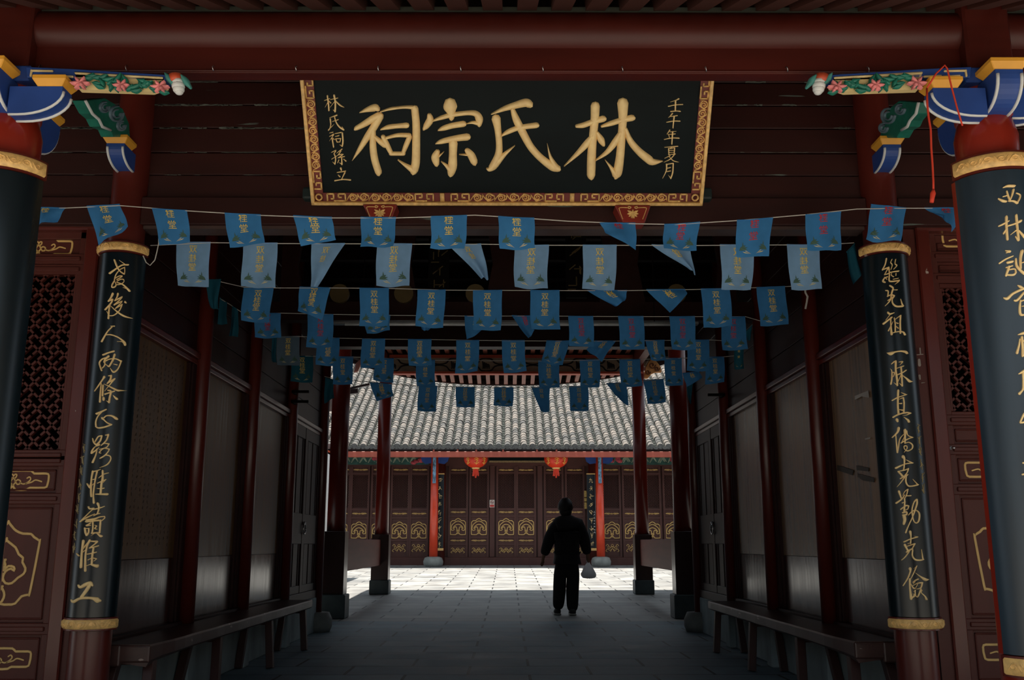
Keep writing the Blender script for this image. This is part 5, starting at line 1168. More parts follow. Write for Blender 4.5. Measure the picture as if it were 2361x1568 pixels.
# gilded carved brace in the sun at the right corner and a weathered one at the left
p = at(1508, 838, 18.2)
t = thing('carved_brace', 'sunlit gilded carved wooden brace under the right corner of the pavilion eave', 'bracket', p)
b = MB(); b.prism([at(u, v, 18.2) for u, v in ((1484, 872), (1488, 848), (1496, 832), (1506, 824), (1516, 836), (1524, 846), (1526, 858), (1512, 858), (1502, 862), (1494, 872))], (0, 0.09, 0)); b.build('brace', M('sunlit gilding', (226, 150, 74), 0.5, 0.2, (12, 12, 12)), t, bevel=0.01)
s = plane_surf((0, 18.19, 0), (0, -1, 0)); b = MB()
for cu, cv, r in ((1504, 842, 8), (1515, 850, 6), (1494, 858, 6)): b.stroke([(cu + r * (1 - q / 12) * math.cos(q * 0.8), cv + r * (1 - q / 12) * math.sin(q * 0.8), 2.6) for q in range(10)], s, 0.02, sub=2)
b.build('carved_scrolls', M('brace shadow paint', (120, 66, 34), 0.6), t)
b = MB(); b.prism([at(u, v, 18.35) for u, v in ((1470, 806), (1486, 806), (1500, 822), (1488, 846), (1478, 838))], (0, 0.1, 0)); b.build('grey_block', m_stone, t, bevel=0.01)
p = at(826, 850, 18.2)
b = MB(); b.prism([at(u, v, 18.2) for u, v in ((815, 858), (820, 838), (834, 824), (846, 818), (832, 838), (824, 856))], (0, 0.09, 0))
tag(b.build('carved_brace', m_raft, loc=p, bevel=0.01), 'plain red brace under the left corner of the pavilion eave', 'bracket')
b = MB(); b.bar(at(798, 898, 14.6), at(852, 886, 14.6), 0.05, 0.03); b.bar(at(800, 905, 14.6), at(826, 902, 14.6), 0.1, 0.07)
tag(b.build('brace_arm', m_case, loc=at(820, 893, 14.6)), 'dark wooden arm reaching out from the near left pavilion column top', 'bracket')

# ---------------------------------------------------------------- far hall across the courtyard
C0 = 0.225; YD = 29.3; YCOL = 28.3
def zd(v): return zat(v, YD)
hall = thing('far_hall', 'temple hall across the courtyard with grey tiled roof and maroon lattice doors', 'building', (C0, 31, gz(31)))
X0, X1 = -4.98, 5.75
b = MB(); b.box((X0, YD + 0.06, gz(YD)), (X1, YD + 0.3, 4.2)); b.box((X0, YD + 0.3, 0.3), (X1, 36, 4.2)); b.build('wall', m_fdoor, hall)
b = MB(); b.box((X0, YD - 0.12, gz(YD) - 0.02), (X1, YD + 0.08, zd(1285))); b.build('kick_board', m_fdoor, hall, bevel=0.01)
b = MB(); b.box((X0, YD - 0.04, zd(1075)), (X1, YD + 0.1, zd(1040))); b.build('lintel', m_fdoor, hall)
for xa, xb in ((X0, xat(990, 1000, YD)), (xat(1395, 1000, YD), X1)):
    b = MB(); b.box((xa, YD - 0.1, zd(1072)), (xb, YD - 0.03, zd(1048))); fo = b.build('green_painted_frieze', M('faded green frieze', (44, 82, 74), 0.6, 0.5, (5, 5, 8)), hall)
    b = MB(); s = plane_surf((0, YD - 0.102, 0), (0, -1, 0))
    for k in range(5):
        x = xa + (xb - xa) * (k + 0.5) / 5; z = zd(1061)
        for j in range(3): b.stroke([(x - 0.3 + j * 0.25, z - 0.08, 0.03), (x - 0.2 + j * 0.25, z + 0.07, 0.06), (x - 0.1 + j * 0.25, z - 0.05, 0.03)], lambda a, c, h: Vector((a, YD - 0.102 - h, c)), 0.01, sub=3)
    b.build('frieze_flourishes', M('frieze pale paint', (130, 140, 120), 0.6, 0.4), fo)
    for xx in ((xb - 0.3) if xa < 0 else (xa + 0.3), (xa + 0.95) if xa < 0 else (xb - 0.6)):
        b = MB()
        for j in range(5): b.ball((xx + random.uniform(-0.16, 0.16), YD - 0.12, zd(1061) + random.uniform(-0.1, 0.1)), (0.09, 0.03, 0.06), 8, 5)
        b.build('red_blue_rosette', M('rosette paint', (168, 60, 70), 0.6, 0.9, (14, 14, 14)), fo)
b = MB(); b.box((xat(1128, 1058, YD), YD - 0.12, zd(1063)), (xat(1272, 1058, YD), YD - 0.05, zd(1046))); b.build('dark_name_board', m_plaq, hall)
b = MB(); b.box((xat(1128, 1065, YD), YD - 0.13, zd(1067)), (xat(1272, 1065, YD), YD - 0.06, zd(1063))); b.build('board_border', M('dull border gilding', (140, 116, 80), 0.5, 0.4, (30, 30, 30)), hall)
# door leaves
PINE = [[(-1, 0.75), (-0.75, 1.0), (-0.45, 1.0), (-0.25, 1.2), (0, 1.32)], [(-1, 0.75), (-1, -0.85), (-0.85, -1), (-0.3, -1), (-0.12, -0.75), (0, -0.88)],
        [(-0.92, -0.1), (-0.82, 0.35), (-0.6, 0.6), (-0.3, 0.85), (0, 0.95)], [(-0.92, -0.1), (-0.88, -0.35), (-0.62, -0.4), (-0.5, -0.2), (-0.68, -0.12)], [(-0.68, -0.12), (-0.55, 0.15), (-0.3, 0.38), (0, 0.48)],
        [(-0.5, 0.0), (-0.3, 0.12), (-0.16, -0.1), (-0.16, -0.55)], [(-0.16, -0.5), (0, -0.35)], [(-0.16, -0.5), (0, -0.65)]]
SCR = [[(-1, 0), (-0.7, 0.35), (-0.45, 0.0), (-0.6, -0.3)], [(-0.75, -0.2), (-0.4, 0.35), (-0.1, -0.2), (0.0, 0.3)], [(-0.45, -0.35), (-0.15, 0.1), (0, -0.3)], [(-1, 0), (-0.5, -0.1), (0, -0.05)]]
VINE = [[(-1, -0.7), (-0.7, -0.2), (-0.4, -0.6), (0, -0.1)], [(-0.95, 0.5), (-0.75, 0.9), (-0.55, 0.5), (-0.75, 0.3)], [(-0.55, 0.5), (-0.3, 0.1), (0, 0.4)], [(-0.7, 0.1), (-0.4, -0.15), (-0.2, 0.3)], [(0, 0.9), (-0.2, 0.6), (0, 0.2)], [(0, 0), (-0.3, -0.9)], [(-1, -0.7), (-0.8, -0.95)]]
def orn(b, shapes, xc, zc, sx, sz, w):
    sf = lambda a, c, h: Vector((a, YD - 0.022 - h, c))
    for st in shapes:
        for m_ in (1, -1): b.stroke([(xc + m_ * x * sx, zc + y * sz, w) for x, y in st], sf, 0.008, sub=3, hs=(0.5, 1, 1, 1, 0.5))
def leaf(xc, w, rows, lat, orns):
    b = MB(); hw = w / 2
    zt, zb = zd(rows[0]), zd(rows[-1])
    b.box((xc - hw, YD + 0.0, zb), (xc + hw, YD + 0.05, zd(lat[1]))); b.box((xc - hw, YD, zd(lat[0])), (xc + hw, YD + 0.05, zt))
    for s in (-1, 1): b.box((xc + s * hw, YD - 0.04, zb), (xc + s * (hw - 0.06), YD + 0.05, zt))
    for v in rows: b.box((xc - hw, YD - 0.035, zd(v) - 0.03), (xc + hw, YD + 0.05, zd(v) + 0.03))
    b.box((xc - hw, YD + 0.045, zd(lat[1])), (xc + hw, YD + 0.055, zd(lat[0])), 1)
    lo = b.build('door_leaf', [m_fdoor, m_black], hall)
    b = MB(); x0, x1, z0, z1 = xc - hw + 0.06, xc + hw - 0.06, zd(lat[1]), zd(lat[0]); st = 0.075
    n = int((z1 - z0 + (x1 - x0)) / st) + 2
    for s in (-1, 1):
        for i in range(-n, n):
            c = z0 + i * st; r = clipseg((x0, c) if s > 0 else (x0, c + 1.6 * (x1 - x0)), (x1, c + 1.6 * (x1 - x0)) if s > 0 else (x1, c), x0, x1, z0, z1)
            if r: b.bar((r[0][0], YD + 0.012, r[0][1]), (r[1][0], YD + 0.012, r[1][1]), 0.02, 0.012)
    b.build('lattice', m_fdoor, lo)
    for kind, v, hx, hz in orns:
        b = MB(); sh = {'s': SCR, 'p': PINE, 'v': VINE}[kind]; orn(b, sh, xc, zd(v), hx, hz, 0.026 if kind == 'p' else 0.015)
        b.build('gold_ornament', m_goldp, lo)
    return lo
CEN = ((1074, 1090, 1174, 1190, 1239, 1255, 1284), (1093, 1172), [('s', 1084, 0.22, 0.055), ('s', 1181, 0.22, 0.06), ('p', 1216.5, 0.225, 0.205), ('s', 1246.5, 0.22, 0.055), ('v', 1269, 0.21, 0.08)])
SID = ((1074, 1092, 1175, 1194, 1246, 1284), (1096, 1171), [('s', 1083.5, 0.22, 0.055), ('s', 1184.5, 0.22, 0.06), ('p', 1224.5, 0.225, 0.205), ('v', 1263.5, 0.2, 0.12)])
def copy_leaf(o, dx):
    c = copy_tree(o, hall); c.location.x += dx; return c
first = None
for u in (1056.5, 1104.5, 1167, 1213, 1277, 1326):
    x = xat(u, 1180, YD)
    if first is None: first = leaf(x, 0.6, *CEN); fx = x
    else: copy_leaf(first, x - fx)
first = None
for u in (966.5, 922, 876, 829, 785, 1410, 1457, 1503, 1551, 1597):
    x = xat(u, 1180, YD)
    if first is None: first = leaf(x, 0.58, *SID); fx = x
    else: copy_leaf(first, x - fx)
for u in (1135, 1245):
    x = xat(u, 1180, YD); b = MB(); b.box((x - 0.07, YD - 0.06, zd(1284)), (x + 0.07, YD + 0.05, zd(1074))); b.build('door_post', m_fdoor, hall)
# columns of the hall
for u in (1000.5, 1384):
    x = xat(u, 1200, YCOL); g = gz(YCOL)
    b = MB(); b.lathe(x, YCOL, [(0.125, g + 0.26), (0.115, 2.0), (0.108, 3.9)], 24); so = b.build('column', M('bright hall column paint', (206, 64, 34), 0.35, 0.1, coat=0.3), hall, smooth=True)
    b = MB(); b.lathe(x, YCOL, [(0.22, g - 0.02), (0.28, g + 0.06), (0.29, g + 0.15), (0.25, g + 0.25), (0.17, g + 0.28)], 28); b.build('stone_drum', m_stone, so, smooth=True)
    b = MB(); b.box((x - 0.045, YCOL - 0.2, zat(1115, YCOL)), (x + 0.045, YCOL - 0.1, 3.5)); b.build('carved_strip', M('blue white carving', (104, 146, 176), 0.5, 0.8, (26, 26, 14)), so)
    for s in (-1, 1):
        b = MB(); P = [(x + s * 0.1, YCOL - 0.04, zat(1068, YCOL)), (x + s * 0.1, YCOL - 0.04, 3.5), (x + s * 0.42, YCOL - 0.04, 3.5), (x + s * 0.38, YCOL - 0.04, zat(1064, YCOL)), (x + s * 0.28, YCOL - 0.04, zat(1070, YCOL))]
        b.prism(P, (0, 0.08, 0)); b.build('blue_bracket', m_blue, so)
    s = 1 if u < 1190 else -1
    x2 = xat(u + s * 16, 1200, YD - 0.2)
    b = MB(); b.lathe(x2, YD - 0.2, [(0.13, gz(YD)), (0.125, 4.0)], 20); b.build('rear_column', m_colin, hall, smooth=True)
# tiled roof
yE, zE, sl0 = 27.3, zat(1031, 27.3), 0.47
def roofz(y): 
    d = y - yE; return zE + sl0 * d + 0.012 * d * d
tiles = [M('roof tile grey', (98, 94, 89), 0.85, 0.35, (14, 14, 14), bump=0.2), M('roof tile dark', (78, 77, 75), 0.85, 0.35, (14, 14, 14), bump=0.2), M('roof tile pale', (112, 105, 98), 0.85, 0.3, (14, 14, 14), bump=0.2), M('roof tile gully', (34, 40, 36), 0.9, 0.3)]
b = MB(); random.seed(8)
XR0, XR1 = -7.2, 8.0; pitch = 0.243; nrow = int((XR1 - XR0) / pitch); course = 0.2; ncr = 46
for i in range(nrow):
    x = XR0 + (i + 0.5) * pitch + random.uniform(-0.012, 0.012)
    y = yE
    for k in range(ncr):
        ya, yb = y, y + course * 0.93; z0, z1 = roofz(ya) + random.uniform(0, 0.012), roofz(yb + 0.04)
        r0, r1 = 0.1 + random.uniform(-0.004, 0.004), 0.082; xx = x + random.uniform(-0.008, 0.008)
        vs = []
        for (yy, zz, r) in ((ya, z0, r0 * 0.86), (ya, z0, r0), (yb + 0.05, z1 + 0.005, r1)):
            for j in range(7):
                a = math.pi * j / 6; vs.append((xx + r * math.cos(a), yy, zz + r * 0.95 * math.sin(a)))
        fs = [(j, j + 1, 8 + j, 7 + j) for j in range(6)] + [(7 + j, 8 + j, 15 + j, 14 + j) for j in range(6)]
        b.add(vs, fs, random.choice((0, 0, 0, 1, 2)))
        y = yb
    # pan tiles between
    y = yE - 0.02
    for k in range(ncr):
        ya, yb = y, y + course * 0.93
        xa, xb = x + 0.06, x + pitch - 0.06
        b.add([(xa, ya, roofz(ya) - 0.012), (xb, ya, roofz(ya) - 0.012), (xb, yb, roofz(yb) - 0.03), (xa, yb, roofz(yb) - 0.03), (xa, ya, roofz(ya) - 0.045), (xb, ya, roofz(ya) - 0.045)], [(0, 1, 2, 3), (4, 5, 1, 0)], 3)
        y = yb
    # end disc and drip tile
    b.tube([(x, yE - 0.015, zE + 0.02), (x, yE + 0.02, zE + 0.02)], 0.078, 14, 1)
    xa = x + pitch / 2
    b.prism([(xa + 0.085 * math.cos(a), yE - 0.03, zE - 0.005 + (0.02 if abs(math.cos(a)) > 0.9 else 0) - 0.06 * math.sin(a)) for a in [math.pi * j / 8 for j in range(9)]], (0, 0.03, 0), 1)
rf = b.build('tiled_roof', tiles, hall)
b = MB(); ysd = [27.3, 29, 31, 33, 35, 36]; b.prism([(XR0, q, roofz(q) - 0.09) for q in ysd] + [(XR0, q, roofz(q) - 0.21) for q in ysd[::-1]], (XR1 - XR0, 0, 0)); b.build('roof_deck', m_ceil, hall)
b = MB(); b.box((XR0, 35.8, roofz(35.8) - 0.1), (XR1, 36.1, roofz(35.8) + 0.5)); b.build('ridge', tiles[1], hall)
b = MB(); b.box((X0, yE + 0.02, zE - 0.13), (X1, yE + 0.06, zE - 0.03)); b.build('eave_board', m_case, hall)
b = MB(); b.box((X0, yE - 0.02, zat(1054, yE)), (X1, yE + 0.1, zat(1041, yE))); 
for u in (1000, 1055, 1098, 1160, 1238, 1283, 1366): xx = xat(u, 1040, yE); b.box((xx - 0.025, yE - 0.01, zat(1042, yE)), (xx + 0.025, yE + 0.05, zat(1036, yE)))
b.build('eave_beam', M('salmon red beam paint', (156, 72, 54), 0.5, 0.12, (1, 8, 8)), hall, bevel=0.01)
b = MB(); b.box((X0, yE + 0.1, 3.6), (X1, YD + 0.1, 3.66)); b.build('porch_ceiling', m_case, hall)
# couplet boards on the hall
for (u, ch, nm, seed) in ((1013.5, 9, 'left', 4), (1363.5, 9, 'right', 6)):
    Yb = 28.75; x = xat(u, 1180, Yb); z0, z1 = zat(1264, Yb), zat(1094, Yb)
    t = thing('hall_couplet_board', 'narrow black board with gold characters beside the %s red column of the far hall' % nm, 'couplet board', (x, Yb, z0), 'couplet boards of the far hall')
    b = MB(); b.box((x - 0.12, Yb - 0.02, z0), (x + 0.12, Yb + 0.03, z1)); b.build('board', m_lac, t, bevel=0.01)
    b = MB(); b.box((x - 0.13, Yb - 0.03, z0 - 0.07), (x + 0.13, Yb + 0.03, z0)); b.box((x - 0.13, Yb - 0.03, z1), (x + 0.13, Yb + 0.03, z1 + 0.03)); b.build('gilded_end', m_gold2, t)
    random.seed(seed); sf = lambda a, c, h, Yb=Yb: Vector((a, Yb - 0.021 - h, c))
    for k in range(ch):
        zc = z1 - 0.18 - k * (z1 - z0 - 0.3) / (ch - 1); b = MB()
        if nm == 'right' and k == 0:
            gv, gf = glyph('九'); b.add([sf(x + a * 0.12, zc + c * 0.14, 0.004) for a, c in gv], gf); b.build('gold_character', m_gold, t); continue
        for j in range(5):
            a = random.choice((0.1, 0.2, 1.4, 1.7, 0.8, 2.3)); l = random.uniform(0.02, 0.06); cx, cz = x + random.uniform(-0.03, 0.03), zc + random.uniform(-0.06, 0.06)
            b.stroke([(cx - l * math.cos(a), cz - l * math.sin(a), 0.007), (cx + l * math.cos(a), cz + l * math.sin(a), 0.012)], sf, 0.005, sub=2)
        b.build('gold_character', m_gold, t)
    b = MB(); random.seed(seed + 1)
    for k in range(8):
        zc = z0 + 0.45 + k * 0.085
        for j in range(3):
            a = random.choice((0.1, 1.5, 0.8)); cx, cz = x + (-0.085 if nm == 'left' else 0.085) + random.uniform(-0.012, 0.012), zc + random.uniform(-0.02, 0.02)
            b.stroke([(cx - 0.016 * math.cos(a), cz - 0.016 * math.sin(a), 0.009), (cx + 0.016 * math.cos(a), cz + 0.016 * math.sin(a), 0.009)], sf, 0.004, sub=2)
    b.build('small_lettering', m_white, t)
# sign on the door post
ps = at(1134.5, 1161, YD - 0.08); t = thing('notice_sign', 'small white and red no smoking sign on the left door post of the far hall', 'sign', ps)
b = MB(); b.box((ps.x - 0.075, YD - 0.075, zd(1170)), (ps.x + 0.075, YD - 0.062, zd(1153))); b.build('plate', M('sign white', (224, 214, 206), 0.5), t)
b = MB(); b.box((ps.x - 0.065, YD - 0.079, zd(1169)), (ps.x + 0.065, YD - 0.074, zd(1164))); b.build('red_band', M('sign red', (196, 62, 56), 0.5), t)
b = MB(); c = (ps.x, zd(1158.5)); sf = lambda a, z, h: Vector((a, YD - 0.076 - h, z))
b.stroke([(c[0] + 0.045 * math.cos(q * 0.45), c[1] + 0.045 * math.sin(q * 0.45), 0.013) for q in range(15)], sf, 0.003, sub=1); b.stroke([(c[0] - 0.03, c[1] + 0.03, 0.012), (c[0] + 0.03, c[1] - 0.03, 0.012)], sf, 0.003, sub=1)
b.build('crossed_circle', M('sign ring', (150, 56, 50), 0.5), t)
b = MB(); b.stroke([(c[0] - 0.03, c[1] - 0.005, 0.012), (c[0] + 0.03, c[1] - 0.005, 0.012)], sf, 0.004, sub=1); b.build('cigarette_mark', M('sign black', (40, 36, 36), 0.5), t)
# yellow papers
pp_ = at(1350.5, 1150, 29.1)
for v0, v1, nm in ((1131, 1146, 'topmost'), (1148, 1156, 'middle'), (1158, 1173, 'lowest')):
    b = MB(); b.box((pp_.x - 0.035, 29.2, zat(v1, 29.1)), (pp_.x + 0.035, 29.262, zat(v0, 29.1)))
    tag(b.build('paper_strip', M('yellow paper', (190, 160, 92), 0.8, 0.4, (20, 20, 20)), loc=(pp_.x, 29.2, zat(v1, 29.1))), 'faded yellow paper strip beside the right far hall column, %s of three' % nm, 'paper', 'yellow papers at the far hall')
# lanterns
def lantern(u, lab):
    Yl = 27.75; p = at(u, 1060, Yl); x, z = p.x, p.z
    t = thing('lantern', lab, 'lantern', (x, Yl, z), 'red lanterns under the far eave')
    b = MB(); n = 48; prof = [(0.12, 0.27)] + [(0.12 + 0.22 * math.sin(math.pi * k / 12) ** 0.7, 0.27 - 0.5 * k / 12) for k in range(1, 12)] + [(0.12, -0.23)]
    vs = []
    for r, dz in prof:
        for j in range(n):
            a = 2 * math.pi * j / n; rr = r * (1 + 0.035 * abs(math.cos(a * 9)) - 0.0175); vs.append((x + rr * math.cos(a), Yl + rr * math.sin(a), z + dz))
    b.add(vs, [(i * n + j, i * n + (j + 1) % n, (i + 1) * n + (j + 1) % n, (i + 1) * n + j) for i in range(len(prof) - 1) for j in range(n)])
    b.build('shade', M('lantern red silk', (222, 56, 26), 0.45, 0.08, trans=0.15), t, smooth=True)
    b = MB(); b.lathe(x, Yl, [(0.12, z - 0.22), (0.11, z - 0.26), (0.07, z - 0.27)], 20); b.lathe(x, Yl, [(0.12, z + 0.26), (0.12, z + 0.3)], 20); b.build('gold_collar', m_gold2, t, smooth=True)
    b = MB()
    for k in range(14): a = k * 0.449; b.tube([(x + 0.06 * math.cos(a), Yl + 0.06 * math.sin(a), z - 0.26), (x + 0.085 * math.cos(a), Yl + 0.085 * math.sin(a), z - 0.44 - 0.03 * (k % 2))], 0.017, 5)
    b.tube([(x, Yl, z - 0.27), (x, Yl, z - 0.52)], [0.03, 0.022], 8); b.build('tassel', M('tassel red', (214, 60, 30), 0.6), t)
    b = MB(); sf = cyl_surf(x, Yl, 0.343)
    for du in (-18, 2, 19):
        for st in ([(-5, -8, 1.4), (0, -11, 2), (5, -7, 1.4)], [(-4, -4, 1.4), (0, -6, 2), (3, -2, 1.6), (-1, 2, 1.2)], [(-5, 3, 1.2), (0, 6, 2), (5, 2, 1.2)], [(1, -9, 1.2), (-1, 8, 1.6)]):
            k = 1.0 if du == 2 else 0.7
            b.stroke([(u + du + a * k, 1064 + c * 0.8, w) for a, c, w in st], sf, 0.008, sub=2)
    b.build('gold_print', M('lantern gold print', (232, 160, 60), 0.5), t)
    b = MB(); b.tube([(x, Yl, z + 0.29), (x, Yl, 3.62)], 0.008, 5); b.build('hanger', m_black, t)
lantern(1097, 'round red lantern with tassel under the far eave, left of the two')
lantern(1282, 'round red lantern with tassel under the far eave, right of the two')
# white side wings beyond the hall
for s, xa, xb, nm in ((-1, -8.5, X0 - 0.06, 'left'), (1, X1 + 0.06, 9.0, 'right')):
    t = thing('side_wing', 'white walled building wing with red downpipe beside the %s end of the far hall' % nm, 'building', ((xa + xb) / 2, 27.5, gz(27)))
    b = MB(); b.box((xa, 26.7, gz(27) - 0.03), (xb, 27.15, 3.5)); b.build('white_wall', M('white wall plaster', (226, 224, 220), 0.8, 0.05), t)
    b = MB(); xp = (xb - 0.1) if s < 0 else (xa + 0.1); b.tube([(xp, 26.66, gz(27)), (xp, 26.66, 3.5)], 0.022, 10); b.build('downpipe', m_rust, t, smooth=True)
    for zz in (3.45,):
        b = MB(); b.box((xa, 26.6, zz), (xb, 27.2, zz + 0.1)); b.build('ledge', m_rust if zz < 4 else m_case, t)
# ---------------------------------------------------------------- the walking person, seen from behind
YP = 13.98
PXM = 0.00616
def pp(u, v, dy=0.0): 
    p = at(u, v, YP); return Vector((p.x, YP + dy, p.z))
def skin(name, joints, edges, root, mat, parent, sub=2, smooth=True):
    me = bpy.data.meshes.new(name); bm = bmesh.new(); lay = bm.verts.layers.skin.verify(); base = rootloc(parent)
    V = {}
    for k, (co, r) in joints.items():
        v = bm.verts.new(co - base); v[lay].radius = r if isinstance(r, tuple) else (r, r); v[lay].use_root = (k == root); V[k] = v
    for a, c in edges: bm.edges.new((V[a], V[c]))
    bm.to_mesh(me); bm.free()
    o = bpy.data.objects.new(name, me); COL.objects.link(o)
    s = o.modifiers.new('skin', 'SKIN'); s.use_smooth_shade = True
    d = o.modifiers.new('sub', 'SUBSURF'); d.levels = sub; d.render_levels = sub
    bpy.context.view_layer.update()
    dg = bpy.context.evaluated_depsgraph_get(); dg.update()
    m2 = bpy.data.meshes.new_from_object(o.evaluated_get(dg)); m2.name = name
    bpy.data.objects.remove(o)
    for p in m2.polygons: p.use_smooth = True
    m2.materials.clear(); m2.materials.append(mat)
    o = bpy.data.objects.new(name, m2); COL.objects.link(o); o.parent = parent
    return o
feet = pp(1304, 1419)
per = thing('person', 'person in dark jacket and trousers seen from behind, carrying a white plastic bag', 'person', (feet.x, YP, 0))
m_skin = M('skin', (150, 108, 86), 0.55, 0.08)
m_jacket = M('dark jacket cloth', (24, 22, 24), 0.85, 0.2, (9, 9, 9), bump=0.2)
m_trou = M('black trousers cloth', (20, 20, 23), 0.85, 0.2, (9, 9, 9), bump=0.2)
m_hair = M('black hair', (16, 13, 12), 0.6, 0.3, (60, 60, 10))
m_shoe = M('dark shoe', (40, 40, 42), 0.6, 0.2)
LH, RH = pp(1250, 1290), pp(1355.5, 1286)
J = {'pelvis': (pp(1307, 1292), 0.08), 'waist': (pp(1307, 1258), 0.08), 'chest': (pp(1307, 1218), (0.1, 0.08)), 'neckb': (pp(1305, 1194), 0.06), 'neck': (pp(1304, 1187), 0.075), 'skull': (pp(1303.5, 1171, 0.01), 0.078), 'crown': (pp(1303.5, 1160, 0.01), 0.072),
     'ls': (pp(1281, 1203), 0.045), 'le': (pp(1266, 1246), 0.038), 'lw': (pp(1253, 1283), 0.029), 'lp': (pp(1250.5, 1292), (0.036, 0.018)),
     'rs': (pp(1332, 1203), 0.045), 're': (pp(1347, 1244), 0.038), 'rw': (pp(1355, 1279), 0.029), 'rp': (pp(1356, 1288), (0.034, 0.02)),
     'lh': (pp(1296, 1310), 0.06), 'lk': (pp(1290, 1352, -0.02), 0.05), 'la': (pp(1286, 1404, 0.02), 0.042), 'lt': (pp(1284, 1413, 0.1), 0.035),
     'rh': (pp(1318, 1310), 0.06), 'rk': (pp(1319, 1354, -0.01), 0.05), 'ra': (pp(1318, 1411, -0.08), 0.042), 'rt': (pp(1319, 1419, 0.02), 0.035)}
E = [('pelvis', 'waist'), ('waist', 'chest'), ('chest', 'neckb'), ('neckb', 'neck'), ('neck', 'skull'), ('skull', 'crown'), ('chest', 'ls'), ('ls', 'le'), ('le', 'lw'), ('lw', 'lp'), ('chest', 'rs'), ('rs', 're'), ('re', 'rw'), ('rw', 'rp'),
     ('pelvis', 'lh'), ('lh', 'lk'), ('lk', 'la'), ('la', 'lt'), ('pelvis', 'rh'), ('rh', 'rk'), ('rk', 'ra'), ('ra', 'rt')]
# fingers: five unequal chains rooted inside each palm
def fingers(side, palm, pts):
    for i, ch in enumerate(pts):
        prev = palm
        for j, (u, v, dy) in enumerate(ch):
            k = '%s%d%d' % (side, i, j); J[k] = (pp(u, v, dy), 0.0095 - 0.0012 * j); E.append((prev, k)); prev = k
fingers('l', 'lp', [[(1252.6, 1297.5, 0.012), (1252.6, 1303, 0.02)], [(1251, 1298.5, 0.0), (1250.4, 1306, 0.006)], [(1249.4, 1298.6, -0.004), (1248.2, 1306, 0.0)], [(1247.7, 1297.5, -0.008), (1246.2, 1303, -0.006)], [(1253.6, 1293, 0.03), (1255.2, 1298, 0.042)]])
fingers('r', 'rp', [[(1353.8, 1293, 0.014), (1355, 1297, 0.03)], [(1355.4, 1294.5, 0.006), (1356.6, 1298.2, 0.024)], [(1357.2, 1294.3, 0.0), (1358.2, 1297.6, 0.018)], [(1358.8, 1293, -0.006), (1359.4, 1296, 0.012)], [(1353, 1289.5, 0.03), (1354.6, 1293.6, 0.045)]])
body = skin('body', J, E, 'pelvis', m_skin, per)
b = MB()
c = pp(1303.5, 1165, 0.0); b.ball((c.x, c.y - 0.012, c.z - 0.02), (0.106, 0.118, 0.128), 24, 16, noise=0.035); b.ball((c.x, c.y - 0.045, c.z - 0.1), (0.09, 0.07, 0.07), 18, 10, noise=0.05)
b.build('hair', m_hair, per, smooth=True)
b = MB()
for s in (-1, 1): b.ball((c.x + s * 0.1, c.y + 0.02, c.z - 0.03), (0.014, 0.026, 0.036), 8, 6)
b.ball((c.x, c.y + 0.115, c.z - 0.055), (0.016, 0.026, 0.024), 8, 6); b.ball((c.x, c.y + 0.098, c.z - 0.1), (0.028, 0.012, 0.009), 8, 5)
for s in (-1, 1): b.ball((c.x + s * 0.034, c.y + 0.1, c.z - 0.025), (0.016, 0.01, 0.009), 8, 5)
b.build('face_features', m_skin, body, smooth=True)
JJ = {'hem2': (pp(1307, 1272), (0.245, 0.19)), 'hem': (pp(1307, 1264), (0.25, 0.19)), 'waist': (pp(1307, 1246), (0.25, 0.185)), 'chest': (pp(1307, 1224), (0.26, 0.18)), 'yoke': (pp(1306, 1207), (0.2, 0.15)), 'col': (pp(1304.5, 1193), 0.13), 'col2': (pp(1304, 1187), 0.1),
      'ls': (pp(1282, 1211), 0.115), 'le': (pp(1265.5, 1247), 0.092), 'lw': (pp(1253.5, 1282), 0.066), 'rs': (pp(1332, 1211), 0.115), 're': (pp(1347.5, 1245), 0.092), 'rw': (pp(1355, 1280), 0.066)}
EE = [('hem2', 'hem'), ('hem', 'waist'), ('waist', 'chest'), ('chest', 'yoke'), ('yoke', 'col'), ('col', 'col2'), ('yoke', 'ls'), ('ls', 'le'), ('le', 'lw'), ('yoke', 'rs'), ('rs', 're'), ('re', 'rw')]
skin('jacket', JJ, EE, 'hem', m_jacket, per)
JT = {'p': (pp(1307, 1278), (0.15, 0.12)), 'c': (pp(1307, 1302), (0.16, 0.125)), 'lh': (pp(1294, 1316, 0), 0.125), 'lk': (pp(1290.5, 1352, -0.02), 0.103), 'lc': (pp(1288.5, 1382, 0.0), 0.092), 'la': (pp(1286.5, 1408, 0.02), 0.085), 'rh': (pp(1320, 1316, 0), 0.125), 'rk': (pp(1319.5, 1354, -0.01), 0.103), 'rc': (pp(1319.5, 1384, -0.04), 0.092), 'ra': (pp(1319, 1413, -0.08), 0.085)}
skin('trousers', JT, [('p', 'c'), ('c', 'lh'), ('lh', 'lk'), ('lk', 'lc'), ('lc', 'la'), ('c', 'rh'), ('rh', 'rk'), ('rk', 'rc'), ('rc', 'ra')], 'p', m_trou, per)
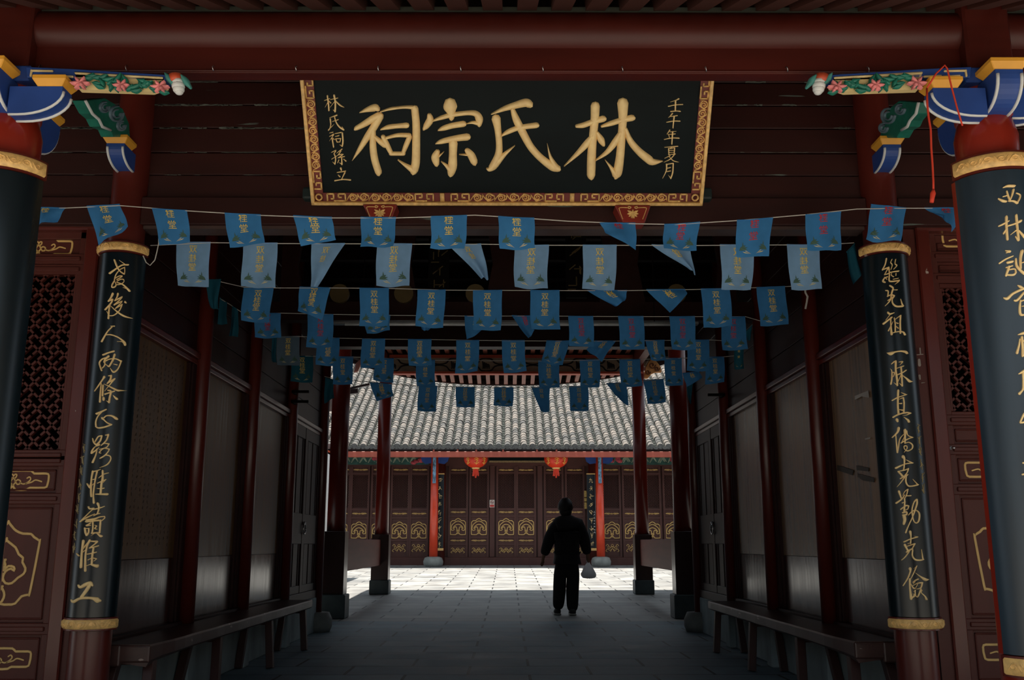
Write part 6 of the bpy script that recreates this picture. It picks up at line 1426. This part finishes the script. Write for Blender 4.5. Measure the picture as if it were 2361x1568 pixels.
for u, v, dy in ((1285.5, 1417, 0.02), (1319.5, 1421, -0.08)):
    p = atZ(u, v, 0.0); x = pp(u, v).x; y = YP + dy
    b = MB(); b.ball((x, y + 0.0, 0.05), (0.05, 0.075, 0.055), 14, 8); b.ball((x, y + 0.11, 0.04), (0.052, 0.11, 0.042), 14, 8); so = b.build('shoe', m_shoe, per, smooth=True)
    b = MB(); b.box((x - 0.05, y - 0.075, 0.002), (x + 0.05, y + 0.2, 0.028)); b.build('pale_sole', M('pale sole', (170, 168, 160), 0.6), so, bevel=0.012, seg=2)
# plastic bag
bx = pp(1356.5, 1318, 0.02); t = thing('plastic_bag', 'thin white plastic shopping bag hanging from the hand of the walking person', 'bag', bx)
m_bag = M('thin white plastic', (244, 244, 245), 0.35, 0.06, (12, 12, 12), trans=0.8)
random.seed(2)
prof = [(1297, 3.5), (1300, 4.5), (1305, 8), (1310, 11), (1317, 14.5), (1323, 17), (1328, 17), (1332, 14), (1333.5, 8), (1333.8, 2)]
b = MB(); n = 18; vs = []
for v, r in prof:
    c = pp(1356.5 + (v - 1297) * 0.03, v, 0.02)
    for j in range(n):
        a = 2 * math.pi * j / n; k = 1 + 0.09 * math.sin(a * 5 + v * 0.1) + random.uniform(-0.04, 0.04); vs.append((c.x + r * PXM * k * math.cos(a), c.y + r * PXM * 0.72 * k * math.sin(a), c.z + random.uniform(-0.004, 0.004)))
b.add(vs, [(i * n + j, i * n + (j + 1) % n, (i + 1) * n + (j + 1) % n, (i + 1) * n + j) for i in range(len(prof) - 1) for j in range(n)] + [[(len(prof) - 1) * n + j for j in range(n)]])
b.build('sack', m_bag, t, smooth=True)
b = MB()
for s in (-1, 1): b.tube([pp(1356.5 + s * 3, 1299, 0.02), pp(1356 + s * 3.4, 1292, 0.02 + s * 0.008), pp(1356, 1290, 0.022)], 0.007, 6)
b.build('handle', m_bag, t, smooth=True)
b = MB()
for (u, v, r) in ((1353, 1328, 4), (1361, 1327, 5), (1357, 1323, 4)): c = pp(u, v, 0.02); b.ball(c, (r * PXM, r * PXM * 0.7, r * PXM * 0.8), 10, 7, noise=0.1)
b.build('dark_contents', M('bag contents', (74, 66, 66), 0.7, 0.6, (30, 30, 30)), t, smooth=True)
